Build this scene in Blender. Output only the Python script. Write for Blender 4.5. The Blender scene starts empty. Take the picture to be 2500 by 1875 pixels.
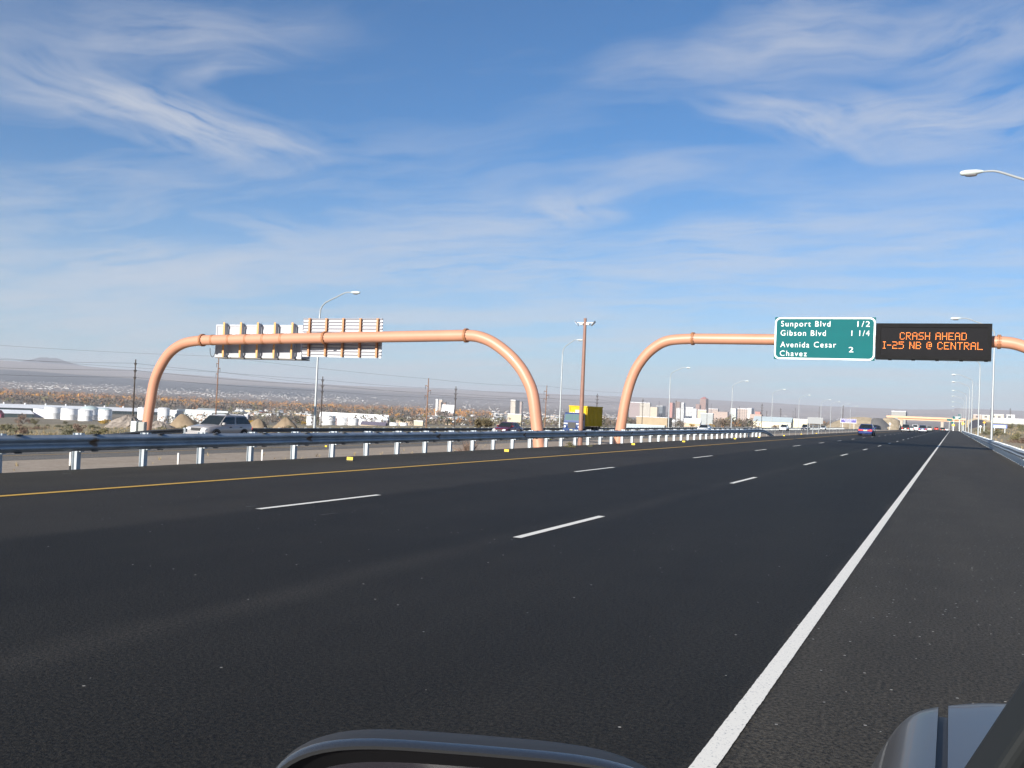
import bpy, bmesh, math, random
from mathutils import Vector, Matrix, noise as mnoise
random.seed(7)
R = math.radians
scene = bpy.context.scene
COL = scene.collection

# ------------------------------------------------------------------ camera
FPX, PW, PH = 2388.0, 2500.0, 1875.0
YAW, PITCH, ROLL, EYE = R(24.30), R(1.425), R(2.486), 1.51
_f = Vector((-math.sin(YAW)*math.cos(PITCH), math.cos(YAW)*math.cos(PITCH), math.sin(PITCH)))
_r0 = Vector((math.cos(YAW), math.sin(YAW), 0)); _u0 = _r0.cross(_f)
CR = math.cos(ROLL)*_r0 + math.sin(ROLL)*_u0
CU = -math.sin(ROLL)*_r0 + math.cos(ROLL)*_u0
CF = _f
cam = bpy.data.objects.new('camera', bpy.data.cameras.new('camera'))
COL.objects.link(cam)
cam.matrix_world = Matrix(((CR.x, CU.x, -CF.x, 0), (CR.y, CU.y, -CF.y, 0), (CR.z, CU.z, -CF.z, EYE), (0, 0, 0, 1)))
cam.data.sensor_width = 36; cam.data.lens = FPX/PW*36
cam.data.clip_start = 0.05; cam.data.clip_end = 90000
scene.camera = cam

SUN_EL, SUN_AZ = R(20.0), R(9.0)         # sun behind the viewer, a little west of the road axis
SUN_DIR = Vector((-math.sin(SUN_AZ)*math.cos(SUN_EL), -math.cos(SUN_AZ)*math.cos(SUN_EL), math.sin(SUN_EL)))

def sight(px, py):
    return CR*(px-PW/2) - CU*(py-PH/2) + CF*FPX
def on_z(px, py, z):
    d = sight(px, py); t = (z-EYE)/d.z
    return Vector((d.x*t, d.y*t, z))
def on_x(px, py, x):
    d = sight(px, py); t = x/d.x
    return Vector((x, d.y*t, EYE+d.z*t))
def on_y(px, py, y):
    d = sight(px, py); t = y/d.y
    return Vector((d.x*t, y, EYE+d.z*t))
def at_depth(px, py, depth):
    d = sight(px, py); t = depth/FPX
    return Vector((d.x*t, d.y*t, EYE+d.z*t))

# ------------------------------------------------------------------ sky, sun, exposure
w = bpy.data.worlds.new('World'); scene.world = w; w.use_nodes = True
nt = w.node_tree; N = nt.nodes; L = nt.links
for n in list(N): N.remove(n)
out = N.new('ShaderNodeOutputWorld'); bg = N.new('ShaderNodeBackground')
sky = N.new('ShaderNodeTexSky'); sky.sky_type = 'NISHITA'; sky.sun_disc = False
sky.sun_elevation = SUN_EL; sky.sun_rotation = math.pi + SUN_AZ
sky.altitude = 1500; sky.air_density = 1.0; sky.dust_density = 0.6; sky.ozone_density = 2.0
SKY_STRENGTH = 0.065
bg.inputs['Strength'].default_value = SKY_STRENGTH
tc = N.new('ShaderNodeTexCoord')
sep = N.new('ShaderNodeSeparateXYZ'); L.new(tc.outputs['Generated'], sep.inputs[0])
def mth(op, a, b=None, clamp=False):
    n = N.new('ShaderNodeMath'); n.operation = op; n.use_clamp = clamp
    for i, v in enumerate((a, b)):
        if v is None: continue
        if isinstance(v, (int, float)): n.inputs[i].default_value = v
        else: L.new(v, n.inputs[i])
    return n.outputs[0]
KZ = 0.10
zz = mth('ADD', mth('MAXIMUM', sep.outputs[2], 0.0), KZ)
cu = mth('DIVIDE', sep.outputs[0], zz); cv = mth('DIVIDE', sep.outputs[1], zz)
cmb = N.new('ShaderNodeCombineXYZ'); L.new(cu, cmb.inputs[0]); L.new(cv, cmb.inputs[1])
def uv_of(px, py):
    d = sight(px, py).normalized(); k = max(d.z, 0)+KZ
    return Vector((d.x/k, d.y/k))
# soft warp of the cloud plane
nw = N.new('ShaderNodeTexNoise'); nw.noise_dimensions = '2D'; nw.inputs['Scale'].default_value = 1.6; nw.inputs['Detail'].default_value = 3
L.new(cmb.outputs[0], nw.inputs['Vector'])
vsub = N.new('ShaderNodeVectorMath'); vsub.operation = 'SUBTRACT'; L.new(nw.outputs['Color'], vsub.inputs[0]); vsub.inputs[1].default_value = (.5, .5, .5)
vsc = N.new('ShaderNodeVectorMath'); vsc.operation = 'SCALE'; L.new(vsub.outputs[0], vsc.inputs[0]); vsc.inputs['Scale'].default_value = 0.36
vad = N.new('ShaderNodeVectorMath'); vad.operation = 'ADD'; L.new(cmb.outputs[0], vad.inputs[0]); L.new(vsc.outputs[0], vad.inputs[1])
PL = vad.outputs[0]
# wisps: (px end a, px end b, half width as a px offset from the middle, weight)
WISPS = [
 ((-60, 120), (760, 415), (340, 175), 1.0), ((250, 190), (640, 380), (470, 235), .75),
 ((60, 80), (760, 70), (400, 5), .62), ((480, 200), (660, 135), (560, 130), .55),
 ((-100, 230), (330, 250), (120, 205), .45),
 ((1790, 215), (2190, 375), (2020, 225), 1.0), ((2080, 360), (2560, 235), (2300, 215), 1.1),
 ((1750, 30), (2250, 130), (2000, -40), .75), ((2150, 200), (2560, 20), (2380, 20), .75), ((1400, 150), (2000, 120), (1700, 85), .40),
 ((1330, 470), (1480, 540), (1420, 470), .85), ((1340, 480), (1780, 400), (1600, 395), .40),
 ((900, 560), (1500, 490), (1200, 480), .55), ((1500, 590), (2200, 500), (1900, 500), .55),
 ((560, 520), (760, 590), (670, 520), .50), ((-50, 440), (350, 420), (120, 400), .40),
 ((-50, 680), (700, 640), (300, 590), .60), ((700, 690), (1500, 640), (1100, 575), .65),
 ((1300, 700), (2300, 620), (1800, 570), .55), ((2100, 620), (2560, 560), (2400, 500), .45), ((200, 610), (420, 590), (310, 570), .35)]
acc = None; FIB = {}
for a, b, c, wt in WISPS:
    ua, ub, uc = uv_of(*a), uv_of(*b), uv_of(*c)
    m = (ua+ub)/2; dv = ub-ua; ln = dv.length/2
    nrm = Vector((-dv.y, dv.x)).normalized(); hw = max(.05, abs((uc-m).dot(nrm)))
    mp = N.new('ShaderNodeMapping'); mp.vector_type = 'TEXTURE'
    mp.inputs['Location'].default_value = (m.x, m.y, 0)
    mp.inputs['Rotation'].default_value = (0, 0, math.atan2(dv.y, dv.x))
    mp.inputs['Scale'].default_value = (ln*1.28, hw*1.6, 1)
    L.new(PL, mp.inputs['Vector'])
    g = N.new('ShaderNodeTexGradient'); g.gradient_type = 'SPHERICAL'; L.new(mp.outputs[0], g.inputs[0])
    ang = round(math.degrees(math.atan2(dv.y, dv.x))/30)*30 % 180
    nz = FIB.get(ang)
    if nz is None:             # fibres along the wisps, one noise per direction
        mp2 = N.new('ShaderNodeMapping'); mp2.inputs['Rotation'].default_value = (0, 0, -R(ang)); L.new(PL, mp2.inputs['Vector'])
        mp3 = N.new('ShaderNodeMapping'); mp3.inputs['Scale'].default_value = (1.2, 3.4, 1); L.new(mp2.outputs[0], mp3.inputs['Vector'])
        nz = N.new('ShaderNodeTexNoise'); nz.noise_dimensions = '2D'; nz.inputs['Scale'].default_value = 2.5; nz.inputs['Detail'].default_value = 9; nz.inputs['Roughness'].default_value = .60
        L.new(mp3.outputs[0], nz.inputs['Vector']); FIB[ang] = nz
    nv = mth('MULTIPLY', mth('SUBTRACT', nz.outputs['Fac'], .29, True), 2.5)
    v = mth('MULTIPLY', mth('MULTIPLY', mth('POWER', g.outputs['Fac'], 1.05), wt*1.65), nv)
    acc = v if acc is None else mth('ADD', acc, v)
# thin veil everywhere, denser low down
mpv = N.new('ShaderNodeMapping'); mpv.inputs['Rotation'].default_value = (0, 0, R(-25)); mpv.inputs['Scale'].default_value = (.55, 1.5, 1); L.new(PL, mpv.inputs['Vector'])
nveil = N.new('ShaderNodeTexNoise'); nveil.noise_dimensions = '2D'; nveil.inputs['Scale'].default_value = 1.1; nveil.inputs['Detail'].default_value = 8; nveil.inputs['Roughness'].default_value = .6
L.new(mpv.outputs[0], nveil.inputs['Vector'])
veil = mth('MULTIPLY', mth('SUBTRACT', nveil.outputs['Fac'], .43, True), 2.9)
low = mth('SUBTRACT', 1.0, mth('MULTIPLY', sep.outputs[2], 3.6), True)
acc = mth('ADD', acc, mth('MULTIPLY', veil, mth('ADD', mth('MULTIPLY', low, 2.0), .34)))
acc = mth('ADD', acc, mth('MULTIPLY', mth('POWER', low, 2.2), 1.05))
cover = mth('MULTIPLY', mth('SUBTRACT', 1.0, mth('POWER', 2.718, mth('MULTIPLY', acc, -1.0))), 0.78, True)
tint = N.new('ShaderNodeMix'); tint.data_type = 'RGBA'; tint.blend_type = 'MULTIPLY'; tint.inputs['Factor'].default_value = 1.0
L.new(sky.outputs[0], tint.inputs['A']); tint.inputs['B'].default_value = (.40, .78, 1.07, 1)
mix = N.new('ShaderNodeMix'); mix.data_type = 'RGBA'
L.new(cover, mix.inputs['Factor']); L.new(tint.outputs['Result'], mix.inputs['A'])
CLOUD = 6.2
mix.inputs['B'].default_value = (CLOUD*.94, CLOUD*.96, CLOUD*1.02, 1)
L.new(mix.outputs['Result'], bg.inputs['Color']); L.new(bg.outputs[0], out.inputs[0])

w.cycles.sampling_method = 'MANUAL'; w.cycles.sample_map_resolution = 256
sl = bpy.data.lights.new('sun', 'SUN'); sl.energy = 5.0; sl.angle = R(.53); sl.color = (1.0, .94, .85)
so = bpy.data.objects.new('sun', sl); COL.objects.link(so)
so.rotation_euler = SUN_DIR.to_track_quat('Z', 'Y').to_euler(); so.location = (0, 0, 400)
scene.view_settings.view_transform = 'Standard'; scene.view_settings.look = 'None'
scene.view_settings.exposure = 0.84; scene.view_settings.gamma = 1.0
scene.cycles.volume_bounces = 0; scene.cycles.max_bounces = 6
scene.cycles.use_denoising = True

# ------------------------------------------------------------------ helpers
def mat(name, col, rough=.6, metal=0, var=0, vscale=3.0, col2=None, bump=0, bscale=40, emit=None, estr=0, spec=None, coat=0):
    m = bpy.data.materials.new(name); m.use_nodes = True
    t = m.node_tree; p = t.nodes['Principled BSDF']
    p.inputs['Base Color'].default_value = (*col, 1); p.inputs['Roughness'].default_value = rough; p.inputs['Metallic'].default_value = metal
    if spec is not None: p.inputs['Specular IOR Level'].default_value = spec
    if coat: p.inputs['Coat Weight'].default_value = coat; p.inputs['Coat Roughness'].default_value = .05
    tcn = t.nodes.new('ShaderNodeTexCoord')
    if var or col2:
        n = t.nodes.new('ShaderNodeTexNoise'); n.inputs['Scale'].default_value = vscale; n.inputs['Detail'].default_value = 6; n.inputs['Roughness'].default_value = .65
        t.links.new(tcn.outputs['Object'], n.inputs['Vector'])
        rp = t.nodes.new('ShaderNodeValToRGB'); rp.color_ramp.elements[0].position = .3; rp.color_ramp.elements[1].position = .7
        c2 = col2 if col2 else tuple(min(1, c*(1+var)) for c in col); c1 = col if col2 else tuple(c*(1-var) for c in col)
        rp.color_ramp.elements[0].color = (*c1, 1); rp.color_ramp.elements[1].color = (*c2, 1)
        t.links.new(n.outputs['Fac'], rp.inputs[0]); t.links.new(rp.outputs[0], p.inputs['Base Color'])
    if bump:
        nb = t.nodes.new('ShaderNodeTexNoise'); nb.inputs['Scale'].default_value = bscale; nb.inputs['Detail'].default_value = 4
        t.links.new(tcn.outputs['Object'], nb.inputs['Vector'])
        b = t.nodes.new('ShaderNodeBump'); b.inputs['Strength'].default_value = bump; b.inputs['Distance'].default_value = .02
        t.links.new(nb.outputs['Fac'], b.inputs['Height']); t.links.new(b.outputs[0], p.inputs['Normal'])
    if emit:
        p.inputs['Emission Color'].default_value = (*emit, 1); p.inputs['Emission Strength'].default_value = estr
    return m

class MB:
    def __init__(s): s.v = []; s.f = []; s.m = []
    def add(s, vs, fs, mi=0):
        k = len(s.v); s.v += [tuple(v) for v in vs]
        for f in fs: s.f.append(tuple(i+k for i in f)); s.m.append(mi)
    def box(s, x0, x1, y0, y1, z0, z1, mi=0, M=None):
        vs = [Vector((x, y, z)) for z in (z0, z1) for y in (y0, y1) for x in (x0, x1)]
        if M is not None: vs = [M @ v for v in vs]
        s.add(vs, [(0, 2, 3, 1), (4, 5, 7, 6), (0, 1, 5, 4), (1, 3, 7, 5), (3, 2, 6, 7), (2, 0, 4, 6)], mi)
    def tube(s, pts, rad, seg=10, mi=0, caps=True):
        pts = [Vector(p) for p in pts]; n = len(pts)
        rr = rad if isinstance(rad, (list, tuple)) else [rad]*n
        rings = []; ref = None
        for i, p in enumerate(pts):
            t = (pts[min(i+1, n-1)]-pts[max(i-1, 0)]).normalized()
            if ref is None:
                ref = Vector((0, 0, 1)) if abs(t.z) < .9 else Vector((1, 0, 0))
            a = (ref - t*ref.dot(t)).normalized(); ref = a; b = t.cross(a)
            rings.append([p + (a*math.cos(2*math.pi*k/seg)+b*math.sin(2*math.pi*k/seg))*rr[i] for k in range(seg)])
        vs = [q for rg in rings for q in rg]; fs = []
        for i in range(n-1):
            for k in range(seg):
                k2 = (k+1) % seg
                fs.append((i*seg+k, i*seg+k2, (i+1)*seg+k2, (i+1)*seg+k))
        if caps: fs += [tuple(range(seg-1, -1, -1)), tuple((n-1)*seg+k for k in range(seg))]
        s.add(vs, fs, mi)
    def loft(s, rings, caps=True, mi=0, closed=True):
        m = len(rings[0]); vs = [q for r in rings for q in r]; fs = []
        for i in range(len(rings)-1):
            for k in range(m if closed else m-1):
                k2 = (k+1) % m
                fs.append((i*m+k, i*m+k2, (i+1)*m+k2, (i+1)*m+k))
        if caps: fs += [tuple(range(m-1, -1, -1)), tuple((len(rings)-1)*m+k for k in range(m))]
        s.add(vs, fs, mi)
    def lathe(s, prof, seg=16, mi=0, axis='z', c=(0, 0, 0)):
        c = Vector(c); rings = []
        for r, h in prof:
            rg = []
            for k in range(seg):
                a = 2*math.pi*k/seg
                if axis == 'z': q = Vector((r*math.cos(a), r*math.sin(a), h))
                elif axis == 'x': q = Vector((h, r*math.cos(a), r*math.sin(a)))
                else: q = Vector((r*math.sin(a), h, r*math.cos(a)))
                rg.append(c+q)
            rings.append(rg)
        s.loft(rings, True, mi)
    def build(s, name, mats, parent=None, smooth=False, loc=None, link=True):
        me = bpy.data.meshes.new(name); me.from_pydata(s.v, [], s.f)
        if not isinstance(mats, (list, tuple)): mats = [mats]
        for m in mats: me.materials.append(m)
        if len(mats) > 1: me.polygons.foreach_set('material_index', s.m)
        if smooth:
            me.polygons.foreach_set('use_smooth', [True]*len(me.polygons))
            try: me.set_sharp_from_angle(angle=R(40))
            except Exception: pass
        me.update()
        o = bpy.data.objects.new(name, me)
        if link: COL.objects.link(o)
        if parent is not None: o.parent = parent
        if loc is not None: o.location = loc
        return o
def bevel(o, wd=.02, seg=2):
    b = o.modifiers.new('bevel', 'BEVEL'); b.width = wd; b.segments = seg; b.limit_method = 'ANGLE'; b.angle_limit = R(35)
    return o
def tag(o, label, cat, group=None):
    o['label'] = label; o['category'] = cat
    if group: o['group'] = group
    return o
def thing(name, label, cat, loc=(0, 0, 0), rz=0, group=None):
    o = bpy.data.objects.new(name, None); COL.objects.link(o); o.empty_display_size = .3
    o.location = loc; o.rotation_euler = (0, 0, rz)
    return tag(o, label, cat, group)
KIDS = {}
def copy_tree(o, parent=None):
    c = o.copy(); COL.objects.link(c)
    if parent is not None: c.parent = parent
    for ch in list(o.children): copy_tree(ch, c)
    return c
def struct(o): o['kind'] = 'structure'; return o
def stuff(o, label, cat): o['kind'] = 'stuff'; o['label'] = label; o['category'] = cat; return o
def lerp_tab(x, xs, ys):
    if x <= xs[0]: return ys[0]
    for i in range(1, len(xs)):
        if x <= xs[i]:
            t = (x-xs[i-1])/(xs[i]-xs[i-1]); return ys[i-1]+(ys[i]-ys[i-1])*t
    return ys[-1]

# ------------------------------------------------------------------ terrain
CREST = 455.0
def road_dip(y):                         # the road rolls over a gentle crest far ahead
    return -0.000028*max(0, y-CREST)**2 if y < CREST+330 else -3.05
def terr(x, y):
    r = math.hypot(x, y); b = math.degrees(math.atan2(-x, max(y, .01))) if y > 0 else 90
    base = lerp_tab(x, [-47.5, -45.2, -27.3, -26.75, -24, -20, -17.6, -16.5, -15.0, -14.6, 2.9, 4.2, 6.5], [-1.75, -1.42, -.87, -.80, -.83, -.85, -.52, -.20, -.15, -.07, -.06, -.25, -.45])
    z = base
    if x < -47.5:
        e = -47.5-x
        z -= .041*min(e, 560)+4.5*(1-math.exp(-max(0, e-560)/400.0))
    if x > 4:
        wgt = min(1, (x-4)/18.0)
        z += wgt*.0088*max(0, min(r, 1900)-25)
    if y > CREST and -48 < x < 6: z += road_dip(y)*max(0, 1-max(0, y-1500)/900.0)
    # far west mesa and hills all round
    s = lerp_tab(b, [-30, 0, 10, 25, 35, 45, 52, 70], [.75, .80, .86, .84, .86, 1.0, 1.18, 1.0])
    zf = lerp_tab(r, [4200, 5500, 8300, 10300, 12000, 15000, 17000, 24000, 60000], [0, 12, 48, 137, 190, 298, 296, 270, 220])
    if r > 4200:
        n1 = mnoise.noise(Vector((x/2600.0, y/2600.0, 3.1)))*.5+mnoise.noise(Vector((x/900.0, y/900.0, 8.1)))*.22
        z = z + (zf+29*min(1, max(0, (r-5000)/9000)))*s*(1+.16*n1)
    if 60 < r < 4200 and (x < -52 or x > 8):
        z += .5*mnoise.noise(Vector((x/33.0, y/33.0, 1.7)))*min(1, (r-60)/80) * (1 if x < 0 else .7)
    return z
def ground(px, py, rmax=30000):
    d = sight(px, py); d = d/FPX; t = 6.0; last = t
    while t < rmax:
        p = Vector((d.x*t, d.y*t, EYE+d.z*t))
        if p.z < terr(p.x, p.y):
            lo, hi = last, t
            for _ in range(18):
                m = (lo+hi)/2; p = Vector((d.x*m, d.y*m, EYE+d.z*m))
                if p.z < terr(p.x, p.y): hi = m
                else: lo = m
            return Vector((d.x*hi, d.y*hi, terr(d.x*hi, d.y*hi)))
        last = t; t *= 1.012
    return Vector((d.x*rmax, d.y*rmax, EYE+d.z*rmax))

def build_terrain():
    m = bpy.data.materials.new('desert_ground'); m.use_nodes = True
    t = m.node_tree; p = t.nodes['Principled BSDF']; p.inputs['Roughness'].default_value = .95; p.inputs['Specular IOR Level'].default_value = .15
    g = t.nodes.new('ShaderNodeNewGeometry')
    def nz(scale, det=6, rough=.6):
        n = t.nodes.new('ShaderNodeTexNoise'); n.inputs['Scale'].default_value = scale; n.inputs['Detail'].default_value = det; n.inputs['Roughness'].default_value = rough
        t.links.new(g.outputs['Position'], n.inputs['Vector']); return n.outputs['Fac']
    def ramp(fac, els):
        rp = t.nodes.new('ShaderNodeValToRGB'); e = rp.color_ramp.elements
        while len(e) < len(els): e.new(.5)
        for k, (ps, c) in enumerate(els): e[k].position = ps; e[k].color = (*c, 1)
        t.links.new(fac, rp.inputs[0]); return rp.outputs[0]
    def mx(fac, a, b, bt='MIX'):
        k = t.nodes.new('ShaderNodeMix'); k.data_type = 'RGBA'; k.blend_type = bt
        if isinstance(fac, float): k.inputs['Factor'].default_value = fac
        else: t.links.new(fac, k.inputs['Factor'])
        for nm, v in (('A', a), ('B', b)):
            if isinstance(v, tuple): k.inputs[nm].default_value = (*v, 1)
            else: t.links.new(v, k.inputs[nm])
        return k.outputs['Result']
    def ma(op, a, b, cl=True):
        k = t.nodes.new('ShaderNodeMath'); k.operation = op; k.use_clamp = cl
        for i, v in enumerate((a, b)):
            if isinstance(v, (int, float)): k.inputs[i].default_value = v
            else: t.links.new(v, k.inputs[i])
        return k.outputs[0]
    gravel = ramp(nz(9, 8, .75), [(.25, (.20, .155, .115)), (.5, (.36, .295, .23)), (.75, (.50, .43, .35))])
    gravel = mx(.5, gravel, ramp(nz(1.1), [(.3, (.29, .235, .18)), (.7, (.42, .355, .29))]))
    scrub = ramp(nz(.07, 8, .7), [(.32, (.37, .28, .20)), (.48, (.30, .245, .16)), (.58, (.21, .19, .115)), (.72, (.40, .335, .23))])
    scrub = mx(.35, scrub, ramp(nz(.9, 6, .7), [(.35, (.15, .135, .08)), (.65, (.43, .355, .245))]))
    valley = ramp(nz(.011, 8, .7), [(.35, (.13, .115, .095)), (.5, (.19, .165, .13)), (.62, (.25, .215, .17)), (.75, (.33, .265, .20))])
    mesa_lo = ramp(nz(.0022, 8, .7), [(.35, (.14, .115, .10)), (.65, (.25, .195, .155))])
    pale = ramp(nz(.0019, 8, .7), [(.35, (.27, .22, .195)), (.65, (.42, .34, .29))])  # lighter land off the west, with distance haze painted into its colour
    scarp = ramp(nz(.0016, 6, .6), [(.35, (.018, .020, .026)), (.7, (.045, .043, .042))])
    mesa_hi = ramp(nz(.0011, 6, .6), [(.35, (.24, .185, .15)), (.65, (.34, .27, .21))])
    ln = t.nodes.new('ShaderNodeVectorMath'); ln.operation = 'LENGTH'; t.links.new(g.outputs['Position'], ln.inputs[0])
    rn = ma('ADD', ln.outputs['Value'], ma('MULTIPLY', ma('SUBTRACT', nz(.0009, 3), .5, False), 2600, False), False)
    sx = t.nodes.new('ShaderNodeSeparateXYZ'); t.links.new(g.outputs['Position'], sx.inputs[0])
    def step(v, a, b):
        return ma('DIVIDE', ma('SUBTRACT', v, a, False), float(b-a))
    out = step(ma('ABSOLUTE', ma('ADD', sx.outputs[0], 22, False), 0, False), 26, 32)
    c = mx(out, gravel, scrub)
    c = mx(step(ln.outputs['Value'], 500, 1100), c, valley)
    c = mx(step(rn, 4300, 5600), c, mesa_lo)
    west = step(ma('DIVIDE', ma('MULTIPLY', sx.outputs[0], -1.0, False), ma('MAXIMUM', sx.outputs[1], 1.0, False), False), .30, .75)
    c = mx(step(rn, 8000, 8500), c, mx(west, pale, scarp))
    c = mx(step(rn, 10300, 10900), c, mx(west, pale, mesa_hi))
    t.links.new(c, p.inputs['Base Color'])
    bp = t.nodes.new('ShaderNodeBump'); bp.inputs['Strength'].default_value = .5; bp.inputs['Distance'].default_value = .05
    t.links.new(nz(6, 6, .7), bp.inputs['Height']); t.links.new(bp.outputs[0], p.inputs['Normal'])
    mb = MB()
    xs = [-47.5, -46.3, -45.2, -36, -27.3, -26.75, -25.5, -24, -22, -20, -18.8, -17.6, -17, -16.5, -15.8, -15.0, -14.6, -10, -4, 2.9, 3.5, 4.2, 5.3, 6.5]
    st, v = 1.3, -47.5
    while v > -62000: v -= st; st *= 1.033; xs.append(v)
    st, v = 1.3, 6.5
    while v < 40000: v += st; st *= 1.05; xs.append(v)
    xs.sort()
    ys = []; st, v = 2.2, 4.0
    while v < 62000: ys.append(v); v += st; st *= 1.028
    st, v = 4.0, 0.0
    while v > -60000: ys.append(v); v -= st; st *= 1.16
    ys.sort()
    nx = len(xs)
    vs = [(x, y, terr(x, y)) for y in ys for x in xs]
    fs = [(i*nx+k, i*nx+k+1, (i+1)*nx+k+1, (i+1)*nx+k) for i in range(len(ys)-1) for k in range(nx-1)]
    mb.add(vs, fs)
    o = mb.build('ground', m, smooth=True); struct(o)
    vb = MB()
    c = at_depth(118, 902, 14700); c.z = terr(c.x, c.y)
    rings = []
    for rr, h in ((1000, -40), (680, 6), (430, 30), (240, 74), (150, 106), (105, 116), (60, 112)):
        rings.append([Vector((c.x+rr*math.cos(2*math.pi*k/28)*(1+.12*math.sin(3*k)), c.y+rr*math.sin(2*math.pi*k/28), c.z+h*(1+.06*math.sin(5*k)))) for k in range(28)])
    vb.loft(rings, True)
    struct(vb.build('hill', mat('cinder_rock', (.022, .021, .022), .95, var=.3, vscale=.004), smooth=True))
build_terrain()

# ------------------------------------------------------------------ roads and paint
def asphalt(name, bands, edges, speck=.5, rough=.62):
    """bands: [(x, colour)] across the road, speckled stone in it"""
    m = bpy.data.materials.new(name); m.use_nodes = True
    t = m.node_tree; p = t.nodes['Principled BSDF']; p.inputs['Roughness'].default_value = rough; p.inputs['Specular IOR Level'].default_value = .12
    g = t.nodes.new('ShaderNodeNewGeometry'); sx = t.nodes.new('ShaderNodeSeparateXYZ'); t.links.new(g.outputs['Position'], sx.inputs[0])
    def node(ty, **kw):
        n = t.nodes.new(ty)
        for k, v in kw.items(): n.inputs[k].default_value = v
        return n
    # wavy lane boundaries
    n0 = node('ShaderNodeTexNoise', Scale=.35, Detail=3); t.links.new(g.outputs['Position'], n0.inputs['Vector'])
    w0 = t.nodes.new('ShaderNodeMath'); w0.operation = 'MULTIPLY_ADD'; w0.inputs[1].default_value = .5; t.links.new(n0.outputs['Fac'], w0.inputs[0]); t.links.new(sx.outputs[0], w0.inputs[2])
    mr = node('ShaderNodeMapRange'); mr.inputs['From Min'].default_value = edges[0]+.25; mr.inputs['From Max'].default_value = edges[1]+.25; t.links.new(w0.outputs[0], mr.inputs['Value'])
    rp = t.nodes.new('ShaderNodeValToRGB'); e = rp.color_ramp.elements
    while len(e) < len(bands): e.new(.5)
    for k, (x, c) in enumerate(bands): e[k].position = (x-edges[0])/(edges[1]-edges[0]); e[k].color = (*c, 1)
    t.links.new(mr.outputs[0], rp.inputs[0])
    # large soft stains, stretched along the road
    mp = node('ShaderNodeMapping'); mp.inputs['Scale'].default_value = (.55, .06, 1); t.links.new(g.outputs['Position'], mp.inputs['Vector'])
    n1 = node('ShaderNodeTexNoise', Scale=1.0, Detail=6, Roughness=.65); t.links.new(mp.outputs[0], n1.inputs['Vector'])
    n2 = node('ShaderNodeTexNoise', Scale=42, Detail=3, Roughness=.75); t.links.new(g.outputs['Position'], n2.inputs['Vector'])
    n3 = node('ShaderNodeTexNoise', Scale=.8, Detail=6, Roughness=.6); t.links.new(g.outputs['Position'], n3.inputs['Vector'])
    def remap(n, a, b, lo=.25):
        k = node('ShaderNodeMapRange'); k.inputs['From Min'].default_value = lo; k.inputs['From Max'].default_value = 1-lo
        k.inputs['To Min'].default_value = a; k.inputs['To Max'].default_value = b; t.links.new(n.outputs['Fac'], k.inputs['Value']); return k.outputs[0]
    col = rp.outputs[0]
    for sc in (remap(n1, .72, 1.30), remap(n2, .25, 1.85, .36), remap(n3, .86, 1.14)):
        k = t.nodes.new('ShaderNodeMix'); k.data_type = 'RGBA'; k.blend_type = 'MULTIPLY'; k.inputs['Factor'].default_value = 1
        t.links.new(col, k.inputs['A']); t.links.new(sc, k.inputs['B']); col = k.outputs['Result']
    # scattered pale grit
    vo = node('ShaderNodeTexVoronoi', Scale=12.0); t.links.new(g.outputs['Position'], vo.inputs['Vector'])
    lt = t.nodes.new('ShaderNodeMath'); lt.operation = 'LESS_THAN'; t.links.new(vo.outputs['Distance'], lt.inputs[0]); lt.inputs[1].default_value = .10
    sc = t.nodes.new('ShaderNodeSeparateColor'); t.links.new(vo.outputs['Color'], sc.inputs[0])
    gt = t.nodes.new('ShaderNodeMath'); gt.operation = 'GREATER_THAN'; t.links.new(sc.outputs[0], gt.inputs[0]); gt.inputs[1].default_value = 1-speck
    if bands[-1][0] > 0:   # more grit on the shoulder than in the lanes
        sh = node('ShaderNodeMapRange'); sh.inputs['From Min'].default_value = -1.2; sh.inputs['From Max'].default_value = -.3
        sh.inputs['To Min'].default_value = .965; sh.inputs['To Max'].default_value = 1-speck; t.links.new(sx.outputs[0], sh.inputs['Value']); t.links.new(sh.outputs[0], gt.inputs[1])
    mu = t.nodes.new('ShaderNodeMath'); mu.operation = 'MULTIPLY'; t.links.new(lt.outputs[0], mu.inputs[0]); t.links.new(gt.outputs[0], mu.inputs[1])
    k = t.nodes.new('ShaderNodeMix'); k.data_type = 'RGBA'; t.links.new(mu.outputs[0], k.inputs['Factor']); t.links.new(col, k.inputs['A']); k.inputs['B'].default_value = (.42, .40, .36, 1)
    t.links.new(k.outputs['Result'], p.inputs['Base Color'])
    nb = node('ShaderNodeTexNoise', Scale=55, Detail=3, Roughness=.8); t.links.new(g.outputs['Position'], nb.inputs['Vector'])
    b = node('ShaderNodeBump', Strength=.9, Distance=.015); t.links.new(nb.outputs['Fac'], b.inputs['Height']); t.links.new(b.outputs[0], p.inputs['Normal'])
    return m
DK, SHO, JT = (.0185, .0162, .0124), (.051, .0442, .0340), (.0285, .0248, .0195)
LANE2 = (.0335, .029, .0228)
m_nb = asphalt('fresh_asphalt', [(-15.8, SHO), (-12.1, SHO), (-11.9, LANE2), (-8.7, LANE2), (-8.35, DK), (-5.0, DK), (-4.66, JT), (-4.35, DK), (-1.05, DK), (-.85, SHO), (2.8, SHO)], (-15.8, 2.8), .35)
m_sb = asphalt('worn_asphalt', [(-46, (.145, .136, .122)), (-27, (.16, .148, .132))], (-46, -26.6), .02, .8)
def strip(name, x0, x1, ys, zf, m, kind=True):
    mb = MB()
    vs = []
    for y in ys:
        vs += [(x0, y, zf(x0, y)), (x1, y, zf(x1, y))]
    mb.add(vs, [(2*i, 2*i+1, 2*i+3, 2*i+2) for i in range(len(ys)-1)])
    return struct(mb.build(name, m))
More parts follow.
